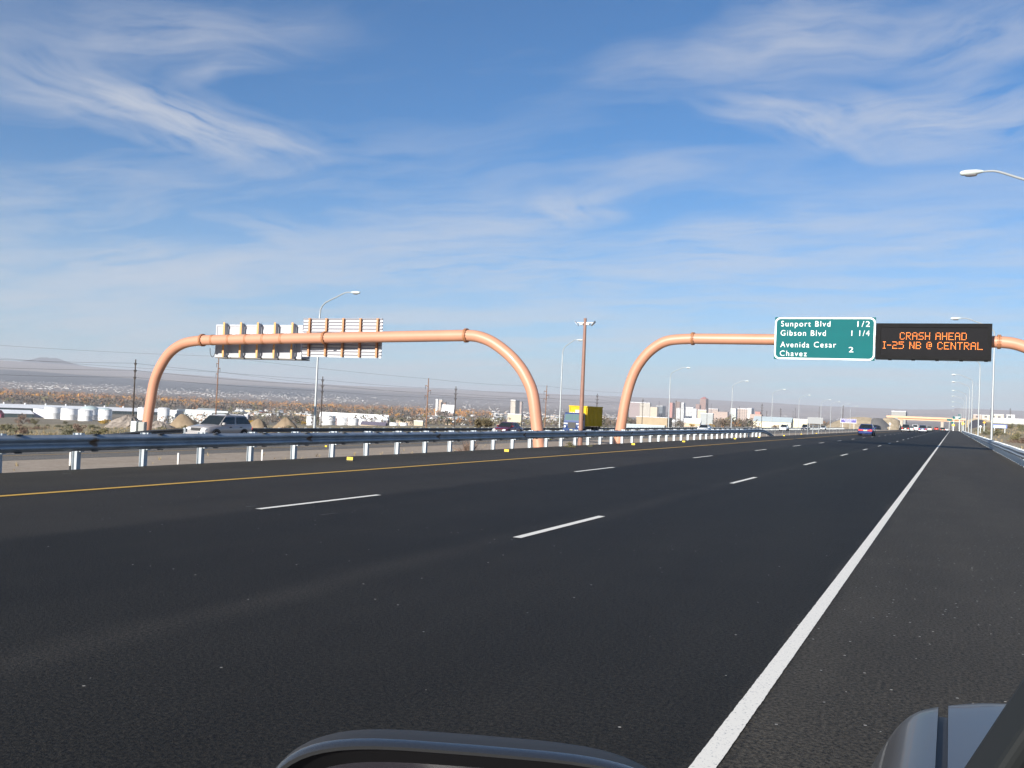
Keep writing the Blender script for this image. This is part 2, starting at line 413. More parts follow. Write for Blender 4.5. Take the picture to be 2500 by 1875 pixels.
YS = [-200, -60, 0, 30, 60, 100, 150, 200, 260, 320, 380, 420, 455] + [455+20*i for i in range(1, 80)]
nbz = lambda x, y: road_dip(y)
strip('northbound_road', -15.06, 2.78, YS, nbz, m_nb)
mb = MB(); mb.add([(-15.06, y, nbz(0, y)-z) for y in YS for z in (0, .16)], [(2*i, 2*i+1, 2*i+3, 2*i+2) for i in range(len(YS)-1)])
struct(mb.build('pavement_edge', mat('edge_tar', (.014, .014, .014), .8)))
mb = MB(); yv = [-30+2*i for i in range(90)]
for i in range(len(yv)-1):
    e0, e1 = -16.35+.22*mnoise.noise(Vector((yv[i]*.5, 0, 5))), -16.35+.22*mnoise.noise(Vector((yv[i+1]*.5, 0, 5)))
    mb.add([(-15.06, yv[i], -.10), (e0, yv[i], -.155), (e1, yv[i+1], -.155), (-15.06, yv[i+1], -.10)], [(0, 1, 2, 3)])
struct(mb.build('gravel_shoulder', mat('dark_gravel', (.05, .047, .043), .9, col2=(.17, .155, .135), vscale=16, bump=.6, bscale=30)))
sbz = lambda x, y: lerp_tab(x, [-44.9, -26.8], [-1.36, -.80]) + road_dip(y)
strip('southbound_road', -44.9, -26.8, YS, sbz, m_sb)
m_white = mat('white_road_paint', (.84, .80, .71), .6, var=.10, vscale=60)
m_yel = mat('yellow_road_paint', (.62, .36, .045), .6, var=.12, vscale=40)
def paint(name, segs, m, zf, lift=.005, cover=0):
    mb = MB()
    for x0, x1, y0, y1 in segs:
        n = max(1, int((y1-y0)/40)) if y1 > 400 else 1
        for i in range(n):
            a, b = y0+(y1-y0)*i/n, y0+(y1-y0)*(i+1)/n
            mb.add([(x0, a, zf(x0, a)+lift), (x1, a, zf(x1, a)+lift), (x1, b, zf(x1, b)+lift), (x0, b, zf(x0, b)+lift)], [(0, 1, 2, 3)])
    return struct(mb.build(name, m))
def worn_paint():
    m = mat('speckled_white_paint', (.84, .80, .71), .6)
    t = m.node_tree; p = t.nodes['Principled BSDF']
    n = t.nodes.new('ShaderNodeTexNoise'); n.inputs['Scale'].default_value = 75; n.inputs['Detail'].default_value = 3; n.inputs['Roughness'].default_value = .7
    g = t.nodes.new('ShaderNodeNewGeometry'); t.links.new(g.outputs['Position'], n.inputs['Vector'])
    r = t.nodes.new('ShaderNodeValToRGB'); r.color_ramp.elements[0].position = .30; r.color_ramp.elements[0].color = (.30, .30, .30, 1); r.color_ramp.elements[1].position = .42; r.color_ramp.elements[1].color = (.84, .80, .71, 1)
    t.links.new(n.outputs['Fac'], r.inputs[0]); t.links.new(r.outputs[0], p.inputs['Base Color']); return m
m_edge = worn_paint()
mb = MB(); yv = [-4+.02*i for i in range(2200)]+[40+4*i for i in range(216)]; k = []
for y in yv:
    j = 1 if y < 38 else 0
    e = [.0022*j*(mnoise.noise(Vector((y*23, q, 0)))+.8*mnoise.noise(Vector((y*61, q, 4)))) for q in (1.5, 7.5)]
    mb.v += [(-.987+e[0], y, nbz(0, y)+.005), (-.882+e[1], y, nbz(0, y)+.005)]
for i in range(len(yv)-1): mb.f.append((2*i, 2*i+1, 2*i+3, 2*i+2)); mb.m.append(0)
struct(mb.build('edge_line', m_edge))
paint('lane_line', [(-4.652, -4.548, 10.51+12.192*i, 10.51+12.192*i+3.05) for i in range(-6, 60)] + [(-8.562, -8.458, 10.70+12.192*i, 10.70+12.192*i+3.05) for i in range(-6, 60)], m_white, nbz)
paint('median_edge_line', [(-11.94, -11.80, -100, 900)], m_yel, nbz)
paint('southbound_lane_line', [(x-.06, x+.06, 8+12.192*i, 11+12.192*i) for x in (-33.6, -37.4) for i in range(-3, 60)] + [(-41.2, -41.05, -60, 900)], m_white, sbz)
paint('southbound_edge_line', [(-29.9, -29.78, -60, 900)], m_yel, sbz)
# scuffs left by tyres and old paint
mb = MB()
for (ax, ay), (bx, by), wd in (((783, 1257), (826, 1252), .02), ((600, 1237), (623, 1235), .03), ((1472, 1162), (1486, 1162), .04), ((314, 1214), (320, 1214), .03), ((152, 1156), (174, 1156), .06), ((2440, 1123), (2452, 1124), .06), ((2462, 1124), (2470, 1126), .05), ((2347, 1056), (2357, 1056), .5)):
    p, q = on_z(ax, ay, .006), on_z(bx, by, .006); d = (q-p).normalized(); nn = Vector((-d.y, d.x, 0))*wd/2
    mb.add([p-nn, q-nn*.4, q+nn*.4, p+nn], [(0, 1, 2, 3)])
struct(mb.build('paint_scuff', mat('scuff_paint', (.13, .13, .125), .8, var=.6, vscale=40)))

# ------------------------------------------------------------------ guardrails
def galv(name, rust=False):
    m = mat(name, (.36, .40, .44), .48, .38, var=.22, vscale=2.2)
    if rust:
        t = m.node_tree; p = t.nodes['Principled BSDF']; src = p.inputs['Base Color'].links[0].from_socket
        g = t.nodes.new('ShaderNodeTexCoord'); sx = t.nodes.new('ShaderNodeSeparateXYZ'); t.links.new(g.outputs['Object'], sx.inputs[0])
        def ma(op, a, b=0.0, c=None):
            k = t.nodes.new('ShaderNodeMath'); k.operation = op
            for i, v in enumerate((a, b)):
                if isinstance(v, (int, float)): k.inputs[i].default_value = v
                else: t.links.new(v, k.inputs[i])
            return k.outputs[0]
        f = ma('ABSOLUTE', ma('SUBTRACT', ma('FRACT', ma('DIVIDE', ma('SUBTRACT', sx.outputs[1], rust-3.5), 7.05)), .5))
        d = ma('MULTIPLY', f, 7.05)
        zc = ma('ABSOLUTE', ma('SUBTRACT', sx.outputs[2], .49))
        nn = t.nodes.new('ShaderNodeTexNoise'); nn.inputs['Scale'].default_value = 14; nn.inputs['Detail'].default_value = 5; t.links.new(g.outputs['Object'], nn.inputs['Vector'])
        rad = ma('SQRT', ma('ADD', ma('POWER', ma('DIVIDE', d, .10), 2.0), ma('POWER', ma('DIVIDE', zc, .075), 2.0)))
        k = t.nodes.new('ShaderNodeMapRange'); k.inputs['From Min'].default_value = 1.35; k.inputs['From Max'].default_value = .75
        t.links.new(ma('ADD', rad, ma('SUBTRACT', nn.outputs['Fac'], .5)), k.inputs['Value'])
        kk = ma('MULTIPLY', k.outputs[0], .85)
        x = t.nodes.new('ShaderNodeMix'); x.data_type = 'RGBA'; t.links.new(kk, x.inputs['Factor']); t.links.new(src, x.inputs['A']); x.inputs['B'].default_value = (.20, .105, .035, 1)
        t.links.new(x.outputs['Result'], p.inputs['Base Color'])
        ro = t.nodes.new('ShaderNodeMapRange'); ro.inputs['To Min'].default_value = .42; ro.inputs['To Max'].default_value = .85; t.links.new(k.outputs[0], ro.inputs['Value']); t.links.new(ro.outputs[0], p.inputs['Roughness'])
    return m
m_post = mat('galvanized_post', (.47, .51, .54), .5, .3, var=.12, vscale=5)
m_dark = mat('black_bolt', (.03, .03, .032), .5)
# W profile: (depth toward traffic, height)
WPROF = [(0, .155), (.012, .157), (.052, .118), (.074, .108), (.083, .090), (.083, .066), (.074, .048), (.030, .024), (.016, .012), (.016, -.012), (.030, -.024), (.074, -.048), (.083, -.066), (.083, -.090), (.074, -.108), (.052, -.118), (.012, -.157), (0, -.155)]
def w_beam(path, side, m, parent):
    """path: list of points at mid height; side +1 faces +x, -1 faces -x"""
    mb = MB(); th = .006; rings = []
    prof = WPROF[1:-1]
    ring0 = prof + [(d-th, h) for d, h in reversed(prof)]
    for i, p in enumerate(path):
        t = (Vector(path[min(i+1, len(path)-1)][:3])-Vector(path[max(i-1, 0)][:3])); t.z = 0; t.normalize()
        n = Vector((t.y, -t.x, 0))*side
        sq = p[3] if len(p) > 3 else 1
        rings.append([Vector(p[:3])+n*d+Vector((0, 0, h*sq)) for d, h in ring0])
    mb.loft(rings, True)
    return mb.build('rail', m, parent, smooth=True)
def post_mesh(side, h, m, bury=.3):
    # I section, web across the road, with a steel block between it and the rail; its rail side points to side*x
    mb = MB(); s = side
    def bx(a, b, y0, y1, z0, z1, mi=0): mb.box(min(a*s, b*s), max(a*s, b*s), y0, y1, z0, z1, mi)
    bx(-.222, -.214, -.05, .05, -bury, h); bx(-.100, -.092, -.05, .05, -bury, h); bx(-.214, -.100, -.004, .004, -bury, h)
    return mb.build('post', m, None, link=False)
def block_mesh(side, h, m, bolts=False):
    mb = MB(); s = side
    def bx(a, b, y0, y1, z0, z1, mi=0): mb.box(min(a*s, b*s), max(a*s, b*s), y0, y1, z0, z1, mi)
    bx(-.092, -.086, -.048, .048, h-.36, h+.004); bx(-.010, -.004, -.048, .048, h-.36, h+.004); bx(-.086, -.010, -.004, .004, h-.36, h+.004)
    if bolts:
        bx(-.02, .075, .20, .33, h-.028, h-.012, 1); bx(.02, .07, .20, .32, h-.355, h-.337, 1)
    return mb.build('block', [m, m_dark], None, link=False)
def guardrail(name, label, origin, path, posts, side, h, mrail, mid, bolts=False):
    t = thing(name, label, 'guardrail', origin); o = Vector(origin)
    w_beam([tuple(Vector(p[:3])-o)+tuple(p[3:]) for p in path], side, mrail, t)
    pm, bm_ = post_mesh(side, h, m_post), block_mesh(side, h, m_post, bolts)
    extra = MB()
    for i, (x, y, z) in enumerate(posts):
        if i < 100:
            p = pm if i == 0 else pm.copy(); b = bm_ if i == 0 else bm_.copy()
            COL.objects.link(p); COL.objects.link(b)
            p.parent = t; p.location = Vector((x, y, z))-o; b.parent = p
            p.rotation_euler = (R(random.uniform(-.8, .8)), R(random.uniform(-.8, .8)), R(random.uniform(-3, 3)))
        else:
            k = len(extra.v)
            for src in (pm, bm_):
                me = src.data; extra.add([v.co+Vector((x, y, z))-o for v in me.vertices], [tuple(f.vertices) for f in me.polygons])
    if extra.v:
        e = extra.build('post_row', m_post, t); e['kind'] = 'stuff'
    return t
# median guardrail beside the northbound road
PX = -15.42
ypost = [12.18+1.722*i for i in range(-9, 45)]
path = [(PX+.09, y, .485+(.012*math.sin(y*.61)+.010*math.sin(y*.23) if y > 40 else .003*math.sin(y*.4))) for y in [-6+.86*i for i in range(109)] if y < 86.8]
path += [(PX+.08, 88.5, .46), (PX+.05, 90.2, .36), (PX+.03, 92.0, .20), (PX, 93.6, .04), (PX-.02, 94.6, -.08)]
gr = guardrail('guardrail', 'long grey steel guardrail with rust spots along the left shoulder, nearest to the camera', (PX, 12.2, 0), path, [(PX+.09, y, -.13) for y in ypost], 1, .795, galv('galvanized_rail', 14.1-12.2), .485, True)
# guardrail beyond the southbound road
FX = -45.5
def fz(y): return -1.42+road_dip(y)
fpath = [(-47.6, 43.2, -1.42, .8), (-47.0, 44.9, -1.25), (-46.2, 47.2, -1.0), (-45.75, 49.6, -.88)] + [(FX, y, -.855+road_dip(y)) for y in [52+6*i for i in range(75)]]
guardrail('guardrail', 'long steel guardrail in painted shade on the far side of the southbound road', (FX, 52, -1.42), fpath, [(FX-.01, 49.5+1.64*i, -1.42) for i in range(262)], 1, .74, mat('painted_shade_rail', (.085, .092, .10), .5, .3, var=.2, vscale=.6), .5)  # shade on the road-facing side is painted into this darker rail colour
# guardrail on the right shoulder
RX = 2.62
guardrail('guardrail', 'steel guardrail with dense bright posts running along the right shoulder', (RX, 20, 0), [(RX, y, .55+.01*math.sin(y*.5)) for y in [14+3*i for i in range(104)]], [(RX, 14.5+1.72*i, -.03) for i in range(180)], -1, .73, galv('bright_rail'), .55)

# ------------------------------------------------------------------ sign gantries
m_orange = mat('salmon_paint', (.52, .25, .158), .44, 0, var=.07, vscale=.7, coat=.12)
m_orange_d = mat('salmon_flange', (.42, .18, .08), .5)
m_bolt = mat('rusty_bolts', (.10, .045, .025), .7)
m_alu = mat('bare_aluminium', (.40, .405, .43), .5, .2, var=.08, vscale=2)
m_alu_w = mat('white_aluminium', (.56, .56, .585), .55, .1, var=.06, vscale=3)
def smooth_path(pts, n=10):
    pts = [Vector(p) for p in pts]; out = []
    for i in range(len(pts)-1):
        p0 = pts[max(i-1, 0)]; p1 = pts[i]; p2 = pts[i+1]; p3 = pts[min(i+2, len(pts)-1)]
        for k in range(n):
            t = k/n
            out.append(.5*((2*p1)+(p2-p0)*t+(2*p0-5*p1+4*p2-p3)*t*t+(3*p1-p0-3*p2+p3)*t**3))
    out.append(pts[-1]); return out
def flange(p, tx, rad, parent, name='flange'):
    """bolted ring pair around the tube, axis tx"""
    mb = MB(); tx = Vector(tx).normalized()
    q = tx.to_track_quat('X', 'Z').to_matrix().to_4x4(); M = Matrix.Translation(p) @ q
    for h0 in (-.075, .012):
        prof = [(rad*.98, h0), (rad+.085, h0), (rad+.085, h0+.06), (rad*.98, h0+.06)]
        k = MB(); k.lathe(prof, 28, 0, 'x'); mb.add([M @ Vector(v) for v in k.v], k.f, 0)
    for k in range(14):
        a = 2*math.pi*k/14
        c = Vector((0, math.cos(a)*(rad+.045), math.sin(a)*(rad+.045)))
        mb.box(-.11, .11, c.y-.022, c.y+.022, c.z-.022, c.z+.022, 1, M)
    return mb.build(name, [m_orange_d, m_bolt], parent)
def clamp(p, rad, parent):
    mb = MB()
    for dx in (-.055, .055):
        k = MB(); k.lathe([(rad, -.02), (rad+.02, -.02), (rad+.02, .02), (rad, .02)], 28, 0, 'x'); mb.add([Vector(v)+Vector(p)+Vector((dx, 0, 0)) for v in k.v], k.f)
    return mb.build('clamp', m_orange_d, parent)
RAD = .355
# --- left gantry, over the southbound road
GY = 53.6
g1 = thing('sign_gantry', 'salmon painted tube gantry arching over the southbound road, with the sign backs on it', 'sign gantry', (0, 0, 0))
def on_g1(px, py): return on_y(px, py, GY)
lleg = [on_g1(*q) for q in ((357.5, 1049), (360, 1030), (367, 984), (377, 931), (395, 889), (419, 857), (452, 837.5), (495, 830.5))]
zb = lleg[-1].z; rleg = [on_g1(*q) for q in ((1138.5, 819), (1168, 822), (1202, 835.5), (1238, 862), (1265, 890.5), (1285, 922), (1301, 964), (1311, 1042), (1317, 1094))]
zr = rleg[0].z
b0 = lleg[-1].copy(); b1 = rleg[0].copy()
g1.location = (rleg[-1].x, GY, terr(rleg[-1].x, GY)); o1 = g1.location.copy()
def leg_bottom(pts, end):
    p, q = (pts[0], pts[1]) if end == 0 else (pts[-1], pts[-2])
    zg = terr(p.x, p.y)-.6
    if p.z > zg:
        s = (p.z-zg)/max(.01, (q.z-p.z)); return p+(p-q)*s
    return p
mb = MB(); mb.tube([p-o1 for p in smooth_path([leg_bottom(lleg, 0)]+lleg)], RAD, 28, 0, True); mb.build('leg', m_orange, g1, True)
mb = MB(); mb.tube([p-o1 for p in smooth_path(rleg+[leg_bottom(rleg, 1)])], RAD, 28, 0, True); mb.build('leg', m_orange, g1, True)
mb = MB(); mb.tube([b0-o1, (b0*.5+b1*.5)-o1, b1-o1], RAD*1.004, 28); mb.build('beam', m_orange, g1, True)
flange(b0-o1, b1-b0, RAD, g1); flange(b1-o1, b1-b0, RAD, g1)
fm = on_g1(794, 823); fm.z = b0.z+(b1.z-b0.z)*(fm.x-b0.x)/(b1.x-b0.x); flange(fm-o1, b1-b0, RAD, g1)
for px in (521, 562, 604, 646, 690):
    c = on_g1(px, 826); c.z = b0.z+(b1.z-b0.z)*(c.x-b0.x)/(b1.x-b0.x); clamp(c-o1, RAD*1.004, g1)
mb = MB(); c = on_g1(520, 838)-o1
mb.tube([c+Vector((.45*math.cos(a)*.55+.1, -.1, -.35-.62*math.sin(a))) for a in [math.pi*k/12 for k in range(13)]], .022, 6); mb.build('cable', mat('cable_black', (.05, .055, .06), .6), g1)
# cabinet sign (seen from behind) and panel sign (seen from behind)
def rect_on(yp, tl, tr, br, bl):
    P = [on_y(*q, yp) for q in (tl, tr, br, bl)]
    x0 = (P[0].x+P[3].x)/2; x1 = (P[1].x+P[2].x)/2; z1 = (P[0].z+P[1].z)/2; z0 = (P[2].z+P[3].z)/2
    return x0, x1, z0, z1
yb_ = GY+1.25
x0, x1, z0, z1 = rect_on(yb_, (530, 797), (741.5, 791), (735, 872), (524.5, 874))
v1 = thing('message_board', 'white cabinet back of a message board with ochre brackets, on the left gantry', 'message board', ((x0+x1)/2, yb_, z0))
wx = (x1-x0)/2; hz = z1-z0
mb = MB(); mb.box(-wx, wx, 0, .95, 0, hz); cab = bevel(mb.build('cabinet', m_alu, v1), .03)
mb = MB()
mb.box(-wx, wx, -.05, -.003, hz-.09, hz+.02); mb.box(-wx, wx, -.05, -.003, -.02, .12)
mb.box(-wx, -wx+.08, -.05, -.003, .12, hz-.09); mb.box(wx-.08, wx, -.05, -.003, .12, hz-.09)
mb.build('frame', m_alu_w, v1)
mb = MB()
for i in range(5):
    c = -wx+.42+i*(2*wx-.8)/4.25
    mb.box(c+.55, c+.95, -.02, -.003, hz-.72, hz-.30); mb.box(c+1.03, c+1.32, -.02, -.003, hz-.72, hz-.30)
mb.build('vent', m_alu_w, v1)
mb = MB(); mb.box(-wx, wx, .0, .95, -.10, -.025); mb.build('base_rail', mat('underside_grey', (.16, .15, .14), .7), v1)
for i in range(5):
    px = (541, 582, 623.5, 665, 708)[i]; c = on_y(px, 830, GY+.6).x-(x0+x1)/2
    mb = MB(); mb.box(c-.075, c+.075, -.47, -.45, -.03, hz+.16); mb.box(c-.012, c+.012, -.45, -.05, -.03, hz+.10, 1)
    mb.build('bracket', [ mat('ochre_bracket', (.62, .33, .12), .5) if i == 0 else bpy.data.materials['ochre_bracket'], m_alu], v1)
ys_ = GY+.95
x0, x1, z0, z1 = rect_on(ys_, (743.6, 780), (936, 774.6), (930, 871.5), (736, 873.4))
s1 = thing('road_sign', 'white ribbed back of a road sign beside the cabinet on the left gantry', 'road sign', ((x0+x1)/2, ys_, z0))
wx = (x1-x0)/2; hz = z1-z0; mb = MB()
nr = 12; rings = []
for i in range(nr):
    a = hz*i/nr; b = hz*(i+1)/nr
    g0 = a+(b-a)*.66; mb.box(-wx, wx, -.0, .03, a, g0); mb.box(-wx, wx, -.07, .03, g0, b-.001, 1)
mb.build('panel', [m_alu_w, mat('slat_shade', (.22, .22, .25), .6)], s1)  # shade lines between the slats are painted into the ridge colour
for px in (755, 796, 837, 879, 921):
    c = on_y(px, 830, GY+.85).x-(x0+x1)/2
    mb = MB(); mb.box(c-.07, c+.07, -.088, -.072, .02, hz); mb.box(c-.012, c+.012, -.18, -.088, .02, hz); mb.box(c-.07, c+.07, -.195, -.18, .02, hz)
    mb.box(c-.15, c-.07, -.22, -.075, hz*.5+.28, hz*.5+.42)
    mb.build('bracket', mat('salmon_bracket', (.48, .23, .11), .55) if px == 755 else bpy.data.materials['salmon_bracket'], s1)
# --- right gantry, over the northbound road
HY = 65.5
g2 = thing('sign_gantry', 'salmon painted tube gantry over the northbound road carrying the green sign and lit board', 'sign gantry', (0, 0, 0))
def on_g2(px, py): return on_y(px, py, HY)
lleg = [on_g2(*q) for q in ((1508, 1083), (1516, 1040), (1527, 978), (1542, 925), (1562, 886), (1592, 853), (1631, 832), (1692, 824))]
zb = lleg[-1].z; b0 = lleg[-1].copy(); b1 = on_g2(2439, 838); b1.z = (b0.z+b1.z)/2; b0.z = b1.z
lleg[-1].z = b0.z
rl = [b1+Vector((dx, 0, dz)) for dx, dz in ((0, 0), (.9, -.12), (1.9, -.55), (2.75, -1.3), (3.4, -2.3), (3.8, -3.5), (4.05, -5.0), (4.2, -7.4))]
g2.location = (lleg[0].x, HY, terr(lleg[0].x, HY)); o2 = g2.location.copy()
mb = MB(); mb.tube([p-o2 for p in smooth_path([leg_bottom(lleg, 0)]+lleg)], RAD, 28); mb.build('leg', m_orange, g2, True)
mb = MB(); mb.tube([p-o2 for p in smooth_path(rl)], RAD, 28); mb.build('leg', m_orange, g2, True)
mb = MB(); mb.tube([b0-o2, (b0+b1)*.5-o2, b1-o2], RAD*1.004, 28); mb.build('beam', m_orange, g2, True)
flange(b0-o2, (1, 0, 0), RAD, g2); flange(b1-o2, (1, 0, 0), RAD, g2)
# lettering
def text_mesh(txt, x0, x1, z0, z1, y, m, parent, name='lettering', bold=-.004, th=.012):
    cu_ = bpy.data.curves.new('t', 'FONT'); cu_.body = txt; cu_.size = 1; cu_.offset = bold; cu_.space_character = 1.22; cu_.extrude = 0; cu_.resolution_u = 4
    o = bpy.data.objects.new('t', cu_); COL.objects.link(o)
    dg = bpy.context.evaluated_depsgraph_get(); me = bpy.data.meshes.new_from_object(o.evaluated_get(dg)); bpy.data.objects.remove(o)
    xs = [v.co.x for v in me.vertices]; cap = .70
    lo, hi = min(xs), max(xs)
    for v in me.vertices:
        v.co = Vector((x0+(v.co.x-lo)/(hi-lo)*(x1-x0), y, z0+v.co.y/cap*(z1-z0)))
    me.materials.clear(); me.materials.append(m); me.name = name
    ob = bpy.data.objects.new(name, me); COL.objects.link(ob); ob.parent = parent; ob['label'] = 'white letters and numbers'; return ob
m_green = mat('green_sheeting', (.001, .104, .112), .6, var=.05, vscale=.8, spec=.12)
m_sheet = mat('white_sheeting', (.80, .82, .82), .4)
gy = HY-.85
x0, x1, z0, z1 = rect_on(gy, (1892, 773.3), (2139, 776), (2135, 881.8), (1889.8, 875.4))
gs = thing('road_sign', 'green road sign listing three exits with white letters and distances', 'road sign', ((x0+x1)/2, gy, z0))
wx = (x1-x0)/2; hz = z1-z0
mb = MB(); mb.box(-wx, wx, 0, .06, 0, hz); mb.build('panel', m_green, gs)
def rr_ring(w, h, r, n=6):
    pts = []
    for cx, cy, a0 in ((w-r, h-r, 0), (-w+r, h-r, 90), (-w+r, -h+r, 180), (w-r, -h+r, 270)):
        for k in range(n+1):
            a = R(a0+90*k/n); pts.append((cx+r*math.cos(a), cy+r*math.sin(a)))
    return pts
mb = MB(); A = rr_ring(wx-.01, hz/2-.01, .33); B = rr_ring(wx-.105, hz/2-.105, .25)
n = len(A); mb.add([(a[0], -.004, a[1]+hz/2) for a in A]+[(a[0], -.004, a[1]+hz/2) for a in B], [(i, (i+1) % n, n+(i+1) % n, n+i) for i in range(n)])
mb.build('border', m_sheet, gs)
def SX(x, y): return -wx+(x-106-(y-118)*-.012)/852.0*2*wx
def SZ(x, y):
    u = (x-106)/852.0; t, b = 115+10*u, 468+22*u; return hz*(1-(y-t)/(b-t))
for txt, xa, xb, ya, yb2 in (('Sunport Blvd', 160, 582, 147, 194), ('1/2', 808, 910, 154, 201), ('Gibson Blvd', 158, 545, 225, 272), ('1 1/4', 760, 908, 231, 278), ('Avenida', 158, 407, 322, 369), ('Cesar', 447, 634, 325, 372), ('Chavez', 155, 388, 397, 443), ('2', 740, 779, 370, 415)):
    xm = (xa+xb)/2
    text_mesh(txt, SX(xa, ya), SX(xb, ya), SZ(xm, yb2+2), SZ(xm, ya+2), -.006, m_sheet, gs)
vy = HY-1.35
x0, x1, z0, z1 = rect_on(vy, (2138.8, 787), (2423, 792.7), (2420, 882), (2137, 874.5))
vm = thing('message_board', 'black electronic message board with amber dot letters, above the northbound lanes', 'message board', ((x0+x1)/2, vy, z0))
wx = (x1-x0)/2; hz = z1-z0
m_blk = mat('matt_black', (.008, .008, .009), .7, var=.25, vscale=2, spec=.12)
m_face = mat('dark_lens', (.006, .006, .008), .6, spec=.1)
mb = MB(); mb.box(-wx, wx, .02, .9, 0, hz); mb.build('cabinet', mat('cabinet_grey', (.30, .34, .34), .5), vm)
mb = MB(); mb.box(-wx, wx, -.06, .019, hz-.24, hz); mb.box(-wx, wx, -.06, .019, 0, .22); mb.box(-wx, -wx+.28, -.06, .019, .22, hz-.24); mb.box(wx-.24, wx, -.06, .019, .22, hz-.24)
mb.build('frame', m_blk, vm)
mb = MB(); mb.box(-wx+.28, wx-.24, -.01, .018, .22, hz-.24); mb.build('display', m_face, vm)
mb = MB()
for k in range(5):
    mb = MB(); mb.box(-wx+.75+k*1.33, -wx+.95+k*1.33, .0, .2, -.07, -.003); mb.build('drain', m_blk, vm)
FONT = {'C': '01110 10001 10000 10000 10000 10001 01110', 'R': '11110 10001 10001 11110 10100 10010 10001', 'A': '01110 10001 10001 11111 10001 10001 10001', 'S': '01111 10000 10000 01110 00001 00001 11110', 'H': '10001 10001 10001 11111 10001 10001 10001', 'E': '11111 10000 10000 11110 10000 10000 11111', 'D': '11110 10001 10001 10001 10001 10001 11110', 'I': '111 010 010 010 010 010 111', '-': '0000 0000 0000 1111 0000 0000 0000', '2': '11110 00001 00001 01110 10000 10000 11111', '5': '11111 10000 11110 00001 00001 00001 11110', 'N': '10001 11001 11001 10101 10011 10011 10001', 'B': '11110 10001 10001 11110 10001 10001 11110', '@': '01110 10001 10111 10101 10111 10000 01110', 'T': '11111 00100 00100 00100 00100 00100 00100', 'L': '10000 10000 10000 10000 10000 10000 11111', ' ': '000 000 000 000 000 000 000'}
m_led = mat('amber_diode', (.5, .12, .02), .4, emit=(1.0, .25, .028), estr=2.4)
def led_line(txt, xa, xb, z0_, z1_):
    cols = []
    for ch in txt:
        rows = FONT[ch].split(); 
        for c in range(len(rows[0])): cols.append([rows[r_][c] == '1' for r_ in range(7)])
        cols.append([False]*7)
    cols.pop(); n = len(cols); px_ = (xb-xa)/n; pz = (z1_-z0_)/7; s = min(px_, pz)*.33
    mb = MB()
    for i, c in enumerate(cols):
        for r_ in range(7):
            if c[r_]:
                cx = xa+(i+.5)*px_; cz = z1_-(r_+.5)*pz
                vs = [(cx+s*math.cos(R(60*k)), -.012, cz+s*math.sin(R(60*k))) for k in range(6)]; vs2 = [(a, -.02, b) for a, b in ((cx+s*.7*math.cos(R(60*k)), cz+s*.7*math.sin(R(60*k))) for k in range(6))]
                mb.loft([vs, vs2])
    o = mb.build('message_text', m_led, vm); o['label'] = 'amber letters reading '+txt.lower()
def VX(px): return on_y(px, 835, vy).x-(x0+x1)/2
def VZ(px, py): return on_y(px, py, vy).z-z0
led_line('CRASH AHEAD', VX(2196), VX(2360), VZ(2278, 830), VZ(2278, 811.5))
led_line('I-25 NB @ CENTRAL', VX(2155.5), VX(2400), VZ(2278, 853), VZ(2278, 834.5))

# ------------------------------------------------------------------ street lamps
m_lamp = mat('pole_steel', (.44, .47, .48), .42, .5, var=.06, vscale=2)
m_head = mat('lamp_housing', (.60, .66, .64), .5, .1)
m_lens = mat('lamp_lens', (.20, .19, .20), .2)
def make_lamp(arm_dir, hgt, reach, rise, r0=.11, label=''):
    """pole with a swept arm; arm_dir +1 points to +x"""
    t = thing('street_lamp', label, 'street lamp', (0, 0, 0), 0, 'street lamps along the motorway')
    d = arm_dir
    mb = MB(); mb.tube([(0, 0, -.3), (0, 0, hgt*.5), (0, 0, hgt)], [r0, r0*.8, r0*.62], 10); mb.build('pole', m_lamp, t, True)
    shp = ((0, -.01), (.012, .17), (.075, .295), (.165, .395), (.34, .487), (.54, .58), (.74, .68), (.80, .706), (.86, .722), (.93, .724), (1.0, .72))
    pts = [Vector((x*reach*d, 0, hgt+z*rise/.72)) for x, z in shp]
    n = len(pts); mb = MB(); mb.tube(pts, [r0*.62-(r0*.25)*i/(n-1) for i in range(n)], 8); mb.build('arm', m_lamp, t, True)
    mb = MB(); rings = []
    for u, hw, up, dn in ((0, .05, .04, .03), (.08, .10, .07, .05), (.28, .15, .10, .10), (.62, .16, .10, .13), (.80, .12, .07, .12), (.86, .05, .03, .06)):
        x = (reach-.02+u)*d; z = hgt+rise
        rings.append([Vector((x, hw*math.cos(a), z+(up if math.sin(a) > 0 else dn)*math.sin(a))) for a in [2*math.pi*k/12 for k in range(12)]])
    mb.loft(rings); h = mb.build('lamp_head', m_head, t, True)
    mb = MB(); rings = []
    for u, s_ in ((0, .2), (.05, .8), (.25, 1), (.42, .8), (.48, .2)):
        x = (reach+.20+u)*d
        rings.append([Vector((x, .12*s_*math.cos(a), hgt+rise-.10+.08*s_*math.sin(a)*(1 if math.sin(a) < 0 else .2))) for a in [2*math.pi*k/10 for k in range(10)]])
    mb.loft(rings); mb.build('lens', m_lens, h, True)
    return t
SBX = -47.4
sb_px = [(767.6, 'street lamp pole rising behind the ribbed sign back on the left gantry'), (1366, 'round armed street lamp between the left gantry leg and the brown pole'), (1632, 'third street lamp on the far road side, right of the right gantry leg'), (1785, 'fourth street lamp on the far road side, beside the downtown tower'), (1883.5, 'fifth street lamp on the far road side, under the left end of the green sign'), (1949, 'sixth street lamp on the far road side'), (2003, 'seventh street lamp on the far road side, left of the purple billboard'), (2027, 'eighth street lamp on the far road side, just left of the purple billboard'), (2053, 'ninth street lamp on the far road side, in front of the purple billboard'), (2075, 'tenth street lamp on the far road side, by the purple billboard right edge')]
lam = make_lamp(1, 9.95, 2.85, 1.85)
